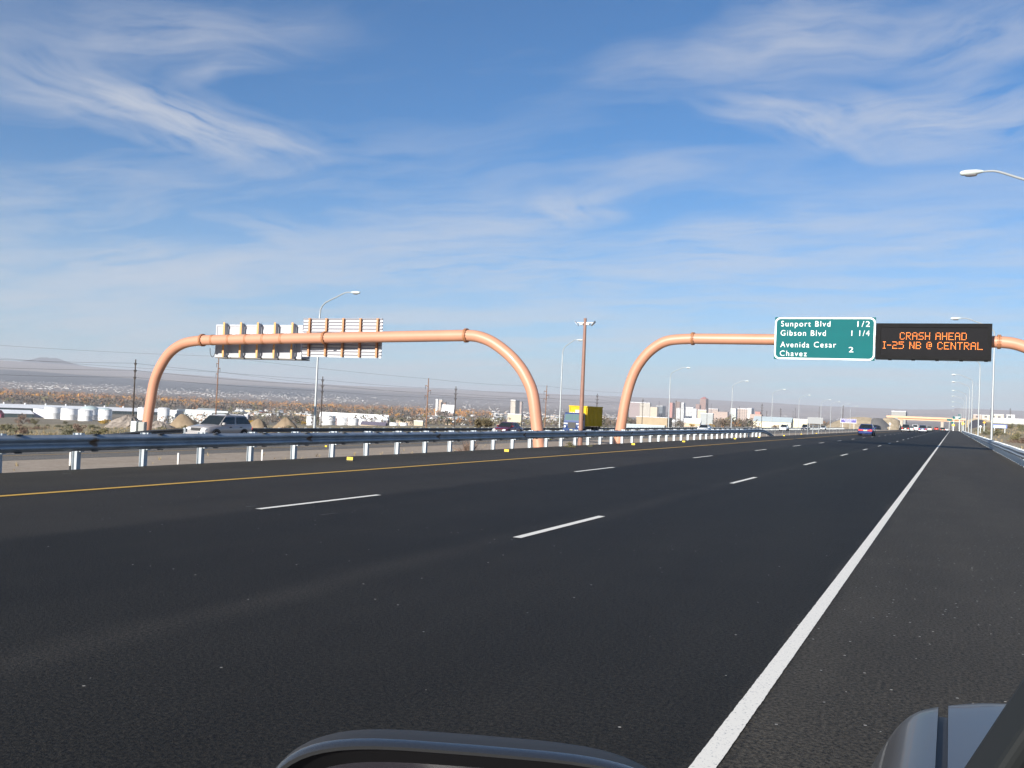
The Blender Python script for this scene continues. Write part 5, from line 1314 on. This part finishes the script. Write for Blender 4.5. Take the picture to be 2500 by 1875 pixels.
# dry grass, nobody could count it
mb = MB(); rg2 = random.Random(9)
def tuft(x, y, s, mi):
    z = terr(x, y)
    for _ in range(7):
        a = rg2.uniform(0, 6.28); l = s*rg2.uniform(.6, 1.2); d = Vector((math.cos(a)*.5, math.sin(a)*.5, 1)).normalized()*l; w2 = Vector((-math.sin(a), math.cos(a), 0))*s*.09
        k = len(mb.v); b0_ = Vector((x+rg2.gauss(0, .1*s), y+rg2.gauss(0, .1*s), z-.02)); mb.v += [tuple(b0_-w2), tuple(b0_+w2), tuple(b0_+d)]; mb.f.append((k, k+1, k+2)); mb.m.append(mi)
cnt = 0
while cnt < 4600:
    if rg2.random() < .72:
        b = R(rg2.uniform(20, 55)); r = 62*math.exp(rg2.random()*1.9); x, y = -r*math.sin(b), r*math.cos(b)
        if x > -49.5: continue
        s = rg2.uniform(.18, .48)
    else:
        x = rg2.uniform(5, 80); y = rg2.uniform(30, 400); s = rg2.uniform(.3, .7)
        if x > 5+.17*y: continue
    if mnoise.noise(Vector((x/9, y/9, 4))) < -.02: continue
    tuft(x, y, s, 0 if rg2.random() < .7 else 1); cnt += 1
for _ in range(260): tuft(rg2.uniform(-26, -16.6), rg2.uniform(14, 110), rg2.uniform(.05, .22), 0)
o = mb.build('dry_grass', [m_dry, m_sage]); stuff(o, 'tufts of dry yellow grass on the open ground beside the roads', 'grass')

# ------------------------------------------------------------------ heaps of earth and rubble
def heap(nm, label, cat, px0, px1, pxa, ya, yb_2, m, rough, depth):
    c = at_depth((px0+px1)/2, yb_2, depth); k = depth/FPX; w2 = (px1-px0)/2*k; zt = at_depth(pxa, ya, depth).z; zg = terr(c.x, c.y)-1
    off = (pxa-(px0+px1)/2)*k; v = CR.copy(); v.z = 0; v.normalize(); u = Vector((-v.y, v.x, 0)); mb = MB(); rings = []; r2 = random.Random(int(px0))
    for t_ in [i/9 for i in range(10)]:
        rr = w2*(1-t_)**1.12+.2; rg_ = []
        for i in range(40):
            a = 2*math.pi*i/40; f = 1+rough*mnoise.noise(Vector((math.cos(a)*2.2+px0, math.sin(a)*2.2, t_*3)))+rough*.4*r2.gauss(0, .4)
            q = v*(rr*f*math.cos(a)+off*t_)+u*(rr*f*.9*math.sin(a)); rg_.append(Vector((q.x, q.y, (zt-zg)*(1-(1-t_)**1.55)*(1+.05*r2.gauss(0, rough)))))
        rings.append(rg_)
    mb.loft(rings); o = mb.build(nm, m, None, rough < .2); o.location = (c.x, c.y, zg); return tag(o, label, cat)
m_rub = mat('broken_concrete', (.14, .115, .095), .9, col2=(.36, .31, .265), vscale=1.3, bump=.8, bscale=3)
m_sand = mat('sand', (.20, .145, .09), .95, col2=(.31, .235, .155), vscale=.4, bump=.4, bscale=3)
heap('rubble_heap', 'grey heap of broken concrete left of the left gantry leg', 'rubble heap', 245, 372, 312, 1013.5, 1044, m_rub, .28, 215)
heap('rubble_heap', 'low rubble spread right of the left gantry leg', 'rubble heap', 350, 440, 385, 1027, 1045, m_rub, .3, 205)
heap('sand_heap', 'tan sand heap behind the nose of the silver sport utility', 'sand heap', 405, 500, 443, 1010.5, 1046, m_sand, .10, 230)
heap('sand_heap', 'low brown earth heap right of the silver sport utility', 'sand heap', 592, 660, 630, 1022.5, 1044, m_rub if False else m_sand, .16, 240)
heap('sand_heap', 'tan earth heap with a dark hollow left of the lamp pole', 'sand heap', 662, 736, 697, 1019, 1044, m_sand, .14, 240)

# ------------------------------------------------------------------ small roadside things
for i, (a, b, yt, lb) in enumerate(((321.5, 336, 1028, 'pale utility cabinet left of the left gantry leg foot'), (340, 355, 1030, 'darker utility cabinet touching the left gantry leg foot'))):
    p = at_depth((a+b)/2, 1050, 66); w2 = (b-a)/2*66/FPX; zt = at_depth((a+b)/2, yt, 66).z; zg = terr(p.x, p.y)
    t = thing('utility_cabinet', lb, 'cabinet', (p.x, p.y, zg), R(24)); mb = MB(); mb.box(-w2, w2, -.25, .25, -.3, zt-zg); bevel(mb.build('box', mat('cabinet_paint_%s' % 'ab'[i], ((.50, .54, .52), (.30, .31, .29))[i], .5), t), .02)
    mb = MB(); mb.box(-w2*.85, w2*.85, -.268, -.252, .15, zt-zg-.1); mb.build('door', mat('cabinet_door_%s' % 'ab'[i], ((.56, .60, .58), (.33, .34, .32))[i], .45), t)
# yellow reflective markers on the shoulder
m_mk = mat('marker_yellow', (.85, .58, .04), .4); m_mkb = mat('marker_base', (.05, .045, .04), .6)
MK = [(855, 1124.5, 0), (1237, 1103.5, 0), (1546, 1087, 0), (1669, 1080, 0), (1794, 1072.6, 0), (1853, 1069, 0), (1914, 1064.7, 0), (1956, 1061, 0), (1993, 1059, 0)]
mk0 = None
for i, (px, py, z) in enumerate(MK):
    p = on_z(px, py, 0)
    if mk0 is None:
        mk0 = thing('road_marker', '', 'road marker', p, 0, 'yellow markers along the left shoulder')
        mb = MB(); mb.box(-.11, .11, -.06, .06, .0, .02); mb.build('base', m_mkb, mk0); mb = MB(); mb.box(-.095, .095, -.05, -.02, .021, .115); mb.build('reflector', m_mk, mk0); o = mk0
    else: o = copy_tree(mk0)
    o.location = (p.x, p.y, .0); o.rotation_euler = (0, 0, R(14)); o.scale = (.82, .82, .8); o['label'] = ('largest yellow road marker, on the shoulder left of the lane dashes', 'second yellow road marker, in front of the red sedan', 'third yellow road marker, just past the right gantry left leg', 'fourth yellow road marker along the near guardrail', 'fifth yellow road marker along the near guardrail', 'sixth yellow road marker, at the last guardrail posts', 'seventh yellow road marker, just past the guardrail end', 'eighth yellow road marker, past the guardrail end', 'ninth and farthest yellow road marker')[i]
for px, py, lb in ((797, 1092, 'yellow road marker lying across on the southbound shoulder'), (1345, 1074.5, 'pale road marker on the southbound shoulder right of the left gantry leg')):
    p = sbpos(px, py); o = copy_tree(mk0); o.location = p; o['label'] = lb; o['group'] = 'markers on the southbound shoulder'; o.rotation_euler = (0, 0, R(-20))
# thin wooden stakes in the median
for px, yb_2, yt, x, lb in ((171, 1142, 1104, -16.6, 'thin white topped stake left of the second guardrail post'), (435, 1128, 1106, -17.0, 'thin dark stake between guardrail posts'), (640, 1117, 1098, -17.2, 'thin short stake behind the guardrail')):
    p = on_x(px, yb_2, x); zt = on_x(px, yt, x).z; zg = terr(x, p.y)
    t = thing('stake', lb, 'stake', (x, p.y, zg)); hh = max(.35, zt-zg); mb = MB(); mb.box(-.02, .02, -.012, .012, -.2, hh*.36); mb.build('base', m_trim, t); mb = MB(); mb.box(-.022, .022, -.014, .014, hh*.36+.002, hh); mb.build('tip', mat('stake_white', (.62, .6, .56), .7) if px == 171 else bpy.data.materials['stake_white'], t)
# cable barrier beyond the guardrail end
CX = -17.3
t = thing('cable_barrier', 'cable barrier of thin posts running on from the near guardrail end', 'barrier', (CX, 96, -.5))
m_cpost = mat('cable_post', (.20, .20, .19), .6, .2)
for i in range(34):
    y = 92+5.1*i; zg = terr(CX, y); mb = MB(); mb.box(-.025, .025, y-96-.025, y-96+.025, zg+.45, zg+.5+.70); mb.build('post', m_cpost, t)
for z in (.46, .57, .68):
    mb = MB(); mb.tube([(0, y-96, terr(CX, y)+.5+z-.0) for y in range(92, 262, 10)], .012, 5); mb.build('cable', m_lamp, t)
p = on_x(1981, 1058, -16.9)
t = thing('metal_gate', 'pale metal frame standing in the median beyond the cable barrier', 'frame', (p.x, p.y, terr(p.x, p.y)), R(60)); k = 160/FPX
mb = MB(); mb.box(-.8, 1.5, -.03, .03, 1.28, 1.36); mb.build('top_bar', m_lamp, t); mb = MB(); mb.box(-.8, 1.5, -.03, .03, .70, .76); mb.build('mid_bar', m_lamp, t)
for x in (-.8, .3, 1.5):
    mb = MB(); mb.box(x-.04, x+.04, -.045, .045, -.3, 1.42); mb.build('post', m_lamp, t)

# ------------------------------------------------------------------ far ahead: overpass, ramps, signs, billboards
OY = 900.0
m_dk = mat('overpass_paint', (.62, .40, .25), .7, var=.06, vscale=.1); m_dk2 = mat('overpass_stripe', (.30, .13, .06), .7); m_con = mat('concrete', (.42, .37, .31), .85, var=.1, vscale=.1)
xa, xb = on_y(2164, 1023, OY).x, on_y(2358, 1023, OY).x; zt, zm, zb3 = on_y(2280, 1018.8, OY).z, on_y(2280, 1023.4, OY).z, on_y(2280, 1027.8, OY).z
t = thing('overpass', 'tan overpass with a dark stripe crossing the road far ahead', 'bridge', (xa, OY, zb3))
mb = MB(); mb.box(0, xb-xa, .4, 12, zm-zb3-.0, zt-zb3); mb.build('parapet', m_dk, t)
mb = MB(); mb.box(9, xb-xa-1, 1.0, 11.4, zm-zb3-.7, zm-zb3-.01); mb.build('deck_edge', m_dk2, t)
mb = MB(); mb.box(9.5, xb-xa-1.5, .7, 11.2, 0, zm-zb3-.71); mb.build('girder', m_dk, t)
for x in (12, 44, 70):
    mb = MB(); mb.box(x-1.1, x+1.1, 1.5, 10, -9.5, -.01); mb.build('pier', m_con, t)
def bank(nm, pts, m, depth_y, thick=40):
    """an earth bank or ramp as a solid with the outline of its crest"""
    P = [on_y(px, py, depth_y) for px, py in pts]; mb = MB(); f = [Vector((p.x, depth_y, p.z)) for p in P]; bk = [Vector((p.x, depth_y+thick, p.z)) for p in P]
    fr = [Vector((p.x, depth_y-12, -3)) for p in P]
    n = len(P); mb.add(fr+f+bk, [(i, i+1, n+i+1, n+i) for i in range(n-1)]+[(n+i, n+i+1, 2*n+i+1, 2*n+i) for i in range(n-1)]); return struct(mb.build(nm, m, None, True))
m_bank = mat('bank_earth', (.23, .19, .12), .95, col2=(.46, .37, .26), vscale=.35)
bank('embankment', [(2016, 1041), (2035, 1030), (2060, 1022), (2085, 1018.5), (2110, 1018), (2128, 1020.5)], m_bank, 700)
bank('embankment', [(2146, 1041), (2152, 1028), (2158, 1020), (2176, 1019.5), (2190, 1026), (2196, 1038)], m_bank, 880)
bank('ramp', [(2122, 1042), (2127, 1026), (2131, 1020.8), (2144, 1020.5), (2155, 1030), (2167, 1042)], mat('ramp_asphalt', (.15, .145, .14), .8, var=.1, vscale=.1), 760)
bank('retaining_wall', [(2368, 1044), (2372, 1031), (2380, 1025), (2396, 1024.5), (2406, 1029), (2409, 1040)], mat('dark_wall', (.06, .06, .075), .8, var=.15, vscale=.2), 620, 60)
bank('embankment', [(2355, 1046), (2360, 1026), (2376, 1021), (2400, 1024), (2440, 1031), (2500, 1035), (2580, 1035)], m_bank, 840, 80)
def panel_sign(nm, label, cat, px0, px1, y0, y1, yd, m, post=True, diamond=False, border=None):
    P0, P1 = on_y(px0, y0, yd), on_y(px1, y1, yd); cx = (P0.x+P1.x)/2; w2 = abs(P1.x-P0.x)/2; zt = P0.z; zb4 = P1.z; zg = terr(cx, yd) if abs(cx) > 3 or True else 0
    t = thing(nm, label, cat, (cx, yd, zg)); mb = MB()
    if diamond:
        c = (zt+zb4)/2-zg; s = (zt-zb4)/2; v = [Vector((0, 0, c-s)), Vector((s, 0, c)), Vector((0, 0, c+s)), Vector((-s, 0, c))]; mb.loft([v, [q+Vector((0, .06, 0)) for q in v]])
    else: mb.box(-w2, w2, 0, .08, zb4-zg, zt-zg)
    mb.build('panel', m, t)
    if post:
        for x in ((0,) if diamond or w2 < 1.5 else (-w2*.7, w2*.7)):
            mb = MB(); mb.box(x-.08, x+.08, .085, .24, -1, (zb4+zt)/2-zg); mb.build('post', m_lamp, t)
    return t
m_ylw = mat('warning_yellow', (.80, .50, .01), .45); m_org = mat('warning_orange', (.80, .38, .02), .45)
sg = panel_sign('road_sign', 'distant dark green sign above the overpass right end', 'road sign', 2326, 2346, 1016.5, 1023.5, 560, m_green)
mb = MB(); z = on_y(2340, 1018, 560).z-terr(sg.location.x, 560); w2 = 10*560/FPX*.9; mb.box(w2*.25, w2*.9, -.01, .07, z+.75, z+1.3); mb.build('exit_tab', m_green, sg)
for zz_, a, b in ((z-.05, -.45, .75), (z-.65, -.45, .4)):
    mb = MB(); mb.box(w2*a, w2*b, -.03, -.004, zz_-.15, zz_+.12); mb.build('lettering', m_sheet, sg)
panel_sign('road_sign', 'distant small green sign in front of the overpass beam', 'road sign', 2311.5, 2324, 1022.5, 1028, 640, m_green)
panel_sign('road_sign', 'distant smallest green sign below the overpass beam', 'road sign', 2322, 2329, 1029, 1034.5, 700, m_green)
panel_sign('warning_sign', 'yellow diamond warning sign beside the far right guardrail end', 'road sign', 2346, 2356, 1029.5, 1039, 430, m_ylw, diamond=True)
panel_sign('warning_sign', 'low yellow sign left of the yellow diamond sign', 'road sign', 2324, 2331, 1035.5, 1040.5, 480, m_ylw)
panel_sign('warning_sign', 'orange yellow diamond sign on the slope right of the street lamps', 'road sign', 2399, 2407, 1028, 1035, 330, m_org, diamond=True)
panel_sign('road_sign', 'white diamond sign left of the distant cars', 'road sign', 2169.5, 2176, 1031.5, 1037.5, 640, m_sheet, diamond=True)
panel_sign('road_sign', 'white square sign behind the right street lamps', 'road sign', 2391.5, 2396, 1039, 1043.5, 340, m_sheet)
bb = panel_sign('billboard', 'purple billboard with rows of white lettering below the far lamps', 'billboard', 2051.5, 2091, 1021.5, 1034, 560, mat('billboard_edge', (.45, .45, .46), .6))
zg = terr(bb.location.x, 560); P0, P1 = on_y(2053, 1022.3, 560), on_y(2090, 1032, 560)
mb = MB(); mb.box(P0.x-bb.location.x, P1.x-bb.location.x, -.03, -.003, P1.z-zg, P0.z-zg); mb.build('poster', mat('poster_purple', (.055, .04, .27), .5), bb)
hh = P0.z-P1.z; ww = P1.x-P0.x; r3 = random.Random(2)
for f, a, b in ((.80, .04, .97), (.48, .22, .74), (.18, .30, .70)):
    x = a
    while x < b:
        l = r3.uniform(.06, .14); l = min(l, b-x); mb = MB(); mb.box(P0.x-bb.location.x+ww*x, P0.x-bb.location.x+ww*(x+l*.86), -.05, -.032, P1.z-zg+hh*(f-.045), P1.z-zg+hh*(f+.045)); mb.build('lettering', m_sheet, bb); x += l
panel_sign('billboard', 'blank grey back of a billboard behind the seventh far lamp', 'billboard', 1971.5, 2009, 1018, 1035.5, 640, mat('billboard_grey', (.27, .28, .29), .7))
b2 = panel_sign('billboard', 'pale blue billboard among the bushes on the right', 'billboard', 2423, 2459, 1035.5, 1046, 300, mat('poster_blue', (.12, .17, .42), .5))
P0, P1 = on_y(2426, 1038, 300), on_y(2455, 1045, 300); zg = terr(b2.location.x, 300); mb = MB(); mb.box(P0.x-b2.location.x, P1.x-b2.location.x, -.03, -.003, P1.z-zg, P0.z-zg); mb.build('poster', mat('poster_sky', (.42, .62, .74), .5, col2=(.75, .82, .85), vscale=.25), b2)
B('apartment_block', 'wide pale grey slab building above the overpass left end', 'building', 2176, 2211, 2214.5, 1005.5, 1021, 2600, cm('slab_grey', (.30, .30, .285)), WR_)
B('apartment_block', 'pink and cream blocks above the right street lamps', 'building', 2376, 2396, 2398, 1013, 1026, 1500, w_pink, WR_)
B('apartment_block', 'white and pink block right of the pink and cream blocks', 'building', 2397, 2416, 2417, 1014, 1026, 1450, w_cream, WR_)
B('apartment_block', 'long cream building above the blue billboard', 'building', 2426, 2450, 2453, 1012.5, 1027, 1300, w_cream, WR_)
B('apartment_block', 'white building at the right end of the hilltop row', 'building', 2457, 2477, 2479, 1013.5, 1027, 1250, w_white, WR_)
B('warehouse', 'long pale grey wall below the hilltop buildings', 'warehouse', 2424, 2560, 2562, 1027, 1036, 620, cm('pale_wall', (.44, .45, .42)), WR_)

# ------------------------------------------------------------------ the photographer's own car, at the bottom of the view
m_sil = mat('grey_metallic', (.050, .048, .046), .34, .0, var=.02, vscale=30, coat=.24)
m_hsg = mat('mirror_shell', (.036, .034, .032), .5, .0, spec=.2)
own = thing('car', 'grey car the view is taken from: mirror, wing and windscreen pillar at the bottom', 'car', (0, 0, 0))
XL, XR, YF, YB = -.140, 1.60, 2.43, -2.2
def inner(x, y, r=.36):
    # distance inside a rounded plan outline
    cx, cy = (XL+XR)/2, (YF+YB)/2; hx, hy = (XR-XL)/2, (YF-YB)/2
    qx, qy = abs(x-cx)-hx+r, abs(y-cy)-hy+r
    return r-(math.hypot(max(qx, 0), max(qy, 0))+min(max(qx, qy), 0))
def hood_z(x, y):
    d = inner(x, y); base = 1.003-.035*max(0, y-.8)
    crease = .012*math.exp(-((x+.075)/.05)**2)
    e = max(0, 1-d/.17)
    return base-.15*e**2.6+crease-.02*max(0, e-.5)
def patch(nm, xa, xb, ya, yb5, nx_, ny_, m, zf=hood_z, drop=.55):
    mb = MB(); g = {}
    for j in range(ny_+1):
        for i in range(nx_+1):
            x, y = xa+(xb-xa)*i/nx_, ya+(yb5-ya)*j/ny_
            g[i, j] = (x, y)
    vs = []; 
    def clampin(x, y):
        for _ in range(12):
            d = inner(x, y)
            if d >= .001: break
            cx, cy = max(min(x, XR-.36), XL+.36), max(min(y, YF-.36), YB+.36)
            v = Vector((cx-x, cy-y)); 
            if v.length < 1e-6: break
            v = v.normalized()*(-d+.002); x += v.x; y += v.y
        return x, y
    for j in range(ny_+1):
        for i in range(nx_+1):
            x, y = clampin(*g[i, j]); vs.append((x, y, zf(x, y)))
    W2 = nx_+1; fs = [(j*W2+i, j*W2+i+1, (j+1)*W2+i+1, (j+1)*W2+i) for j in range(ny_) for i in range(nx_)]
    mb.add(vs, fs)
    # skirt down the outside edges
    k = len(vs); per = [j*W2 for j in range(ny_+1)]+[ny_*W2+i for i in range(1, nx_+1)]+[j*W2+nx_ for j in range(ny_-1, -1, -1)]
    low = [(vs[q][0], vs[q][1], vs[q][2]-.02 if False else max(.28, vs[q][2]-drop)) for q in per]
    n = len(per); base_ = len(mb.v); mb.v += low
    for q in range(n-1): mb.f.append((per[q], per[q+1], base_+q+1, base_+q)); mb.m.append(0)
    return mb.build(nm, m, own, True)
SEAM = .000
patch('fender', XL, SEAM-.009, .55, YF, 16, 60, m_sil)
patch('hood', SEAM+.009, XR, .62, YF, 50, 60, m_sil, drop=.10)
mb = MB(); ysm = [.64+.03*i for i in range(59)]
mb.loft([[Vector((SEAM+dx, y, hood_z(SEAM, y)+dz)) for dx, dz in ((-.0088, -.035), (.0088, -.035), (.0088, -.022), (-.0088, -.022))] for y in ysm]); mb.build('seam_gasket', m_trim, own)
mb = MB()
mb.loft([[Vector((XL+.0+f, y, .35)), Vector((XL-.0+f, y, .62)), Vector((XL+.03+f, y, .95)), Vector((XL+.06+f, y, .97)), Vector((XL+.10+f, y, .5)), Vector((XL+.10+f, y, .35))] for y, f in ((-1.0, 0), (.54, 0))]); mb.build('door', m_sil, own)
for y in (1.62, -1.35):
    mb = MB(); mb.lathe([(.2, -.1), (.32, -.1), (.34, -.05), (.34, .06), (.31, .1), (.2, .1)], 24, 0, 'x', (XL+.16, y, .34)); wh = mb.build('wheel', m_tyre, own, True)
    mb = MB(); mb.lathe([(.03, -.105), (.21, -.11), (.21, -.05)], 18, 0, 'x', (XL+.16, y, .34)); mb.build('rim', m_rim, wh, True)
# windscreen pillar
MCP = at_depth(1160, 2172, .78)
def qp(px, py, d): return at_depth(px, py, d)
PA, PB_ = qp(2226, 2060, .60), qp(2595, 1500, .55)
ax = (PB_-PA).normalized()
PA = PA+ax*((.93-PA.z)/ax.z); PB_ = PB_+ax*((1.74-PB_.z)/ax.z)      # from the wing up to the roof line
sd = ax.cross(CF).normalized(); sd = sd if sd.dot(CR) > 0 else -sd; dp_ = ax.cross(sd).normalized(); dp_ = dp_ if dp_.dot(CF) > 0 else -dp_
def bar(nm, o0, o1, t0, t1, m, bv=.006):
    mb = MB(); P = [PA+sd*a+dp_*b for a, b in ((o0, t0), (o1, t0), (o1, t1), (o0, t1))]; Q = [p+(PB_-PA) for p in P]; mb.loft([P, Q]); return bevel(mb.build(nm, m, own), bv, 3)
bar('pillar', .0135, .085, -.045, .0, mat('pillar_black', (.006, .006, .007), .6))
bar('pillar_trim', -.001, .013, -.03, .0, mat('pillar_grey', (.017, .019, .020), .5, spec=.2), .005)
# door mirror: shell, rim, bezel, glass
MC = at_depth(1160, 2172, .78); MW, MH = .176, .112
mx_ = CR*1.0+CU*-.010; mx_.normalize(); mn = CF.copy(); mn = (mn-mx_*mn.dot(mx_)).normalized(); mn = (Matrix.Rotation(R(-2), 3, mx_) @ mn); my_ = mn.cross(mx_); my_ = my_ if my_.z > 0 else -my_
mx_ = (mx_+my_*-.004).normalized()
def oval(w2, h2, dpt, n=64, pw=4.2, tl=0.0, up=0):
    out = []
    for i in range(n):
        a = 2*math.pi*i/n; c, s = math.cos(a), math.sin(a); x = w2*math.copysign(abs(c)**(2/pw), c); y = h2*math.copysign(abs(s)**(2/pw), s)
        y *= 1-.10*(x/w2)*(1 if s > 0 else .3)     # outer end a little deeper than the inner
        if x > 0: x *= 1-.05*(abs(y)/h2)**3
        out.append(MC+mx_*x+my_*(y+up)+mn*dpt)
    return out
mir = thing('tmp', 'tmp', 'tmp'); bpy.data.objects.remove(mir)
mb = MB(); rings = []
for t_ in [i/10 for i in range(11)]:
    s = math.sqrt(max(0.0, 1-(t_**2.0)))*.98+.02; rings.append(oval(MW*s, MH*s*1.0, .006+.115*t_, up=.006*t_))
mb.loft(rings, False); mir = mb.build('side_mirror', m_hsg, own, True)
mb = MB(); mb.loft([oval(MW*1.002, MH*1.003, .005), oval(MW*1.004, MH*1.006, -.004), oval(MW*.994, MH*.992, -.010), oval(MW*.978, MH*.968, -.009), oval(MW*.972, MH*.958, -.004)], False); mb.build('mirror_rim', mat('rim_satin', (.035, .036, .038), .25, .1, coat=.2), mir, True)
mb = MB(); mb.loft([oval(MW*.972, MH*.958, -.0045), oval(MW*.95, MH*.91, .002), oval(MW*.905, MH*.82, .012)], False); mb.build('mirror_bezel', mat('bezel_black', (.008, .008, .009), .45), mir, True)
mb = MB(); f = oval(MW*.912, MH*.835, .0118); mb.add(f, [tuple(range(len(f)))]); mb.build('mirror_glass', mat('mirror_silver', (.022, .020, .025), .08, 0, spec=.25), mir)
mb = MB(); mb.tube([MC+mx_*.13+my_*-.06+mn*.05, MC+mx_*.17+my_*-.09+mn*.05, Vector((XL+.02, .50, .955)), Vector((XL+.07, .50, .90))], [.035, .032, .04, .05], 12); mb.build('mirror_arm', m_hsg, mir, True)

# ------------------------------------------------------------------ haze over the valley
HAZE = 7.8e-5
mh = bpy.data.materials.new('haze'); mh.use_nodes = True; t = mh.node_tree
for n in list(t.nodes): t.nodes.remove(n)
mo = t.nodes.new('ShaderNodeOutputMaterial'); pv = t.nodes.new('ShaderNodeVolumePrincipled')
pv.inputs['Color'].default_value = (.76, .79, .87, 1); pv.inputs['Density'].default_value = HAZE; pv.inputs['Anisotropy'].default_value = 0.0
t.links.new(pv.outputs[0], mo.inputs['Volume'])
HTOP = max(v[2] for o in bpy.data.objects if o.type == 'MESH' and o.name in ('ground', 'hill') for v in o.bound_box)+4
mb = MB(); mb.box(-63000, 41000, -61000, 63000, -46, HTOP); hz_o = mb.build('haze', mh); hz_o['kind'] = 'stuff'; hz_o['label'] = 'thin pale haze over the valley and far mesa'; hz_o['category'] = 'haze'
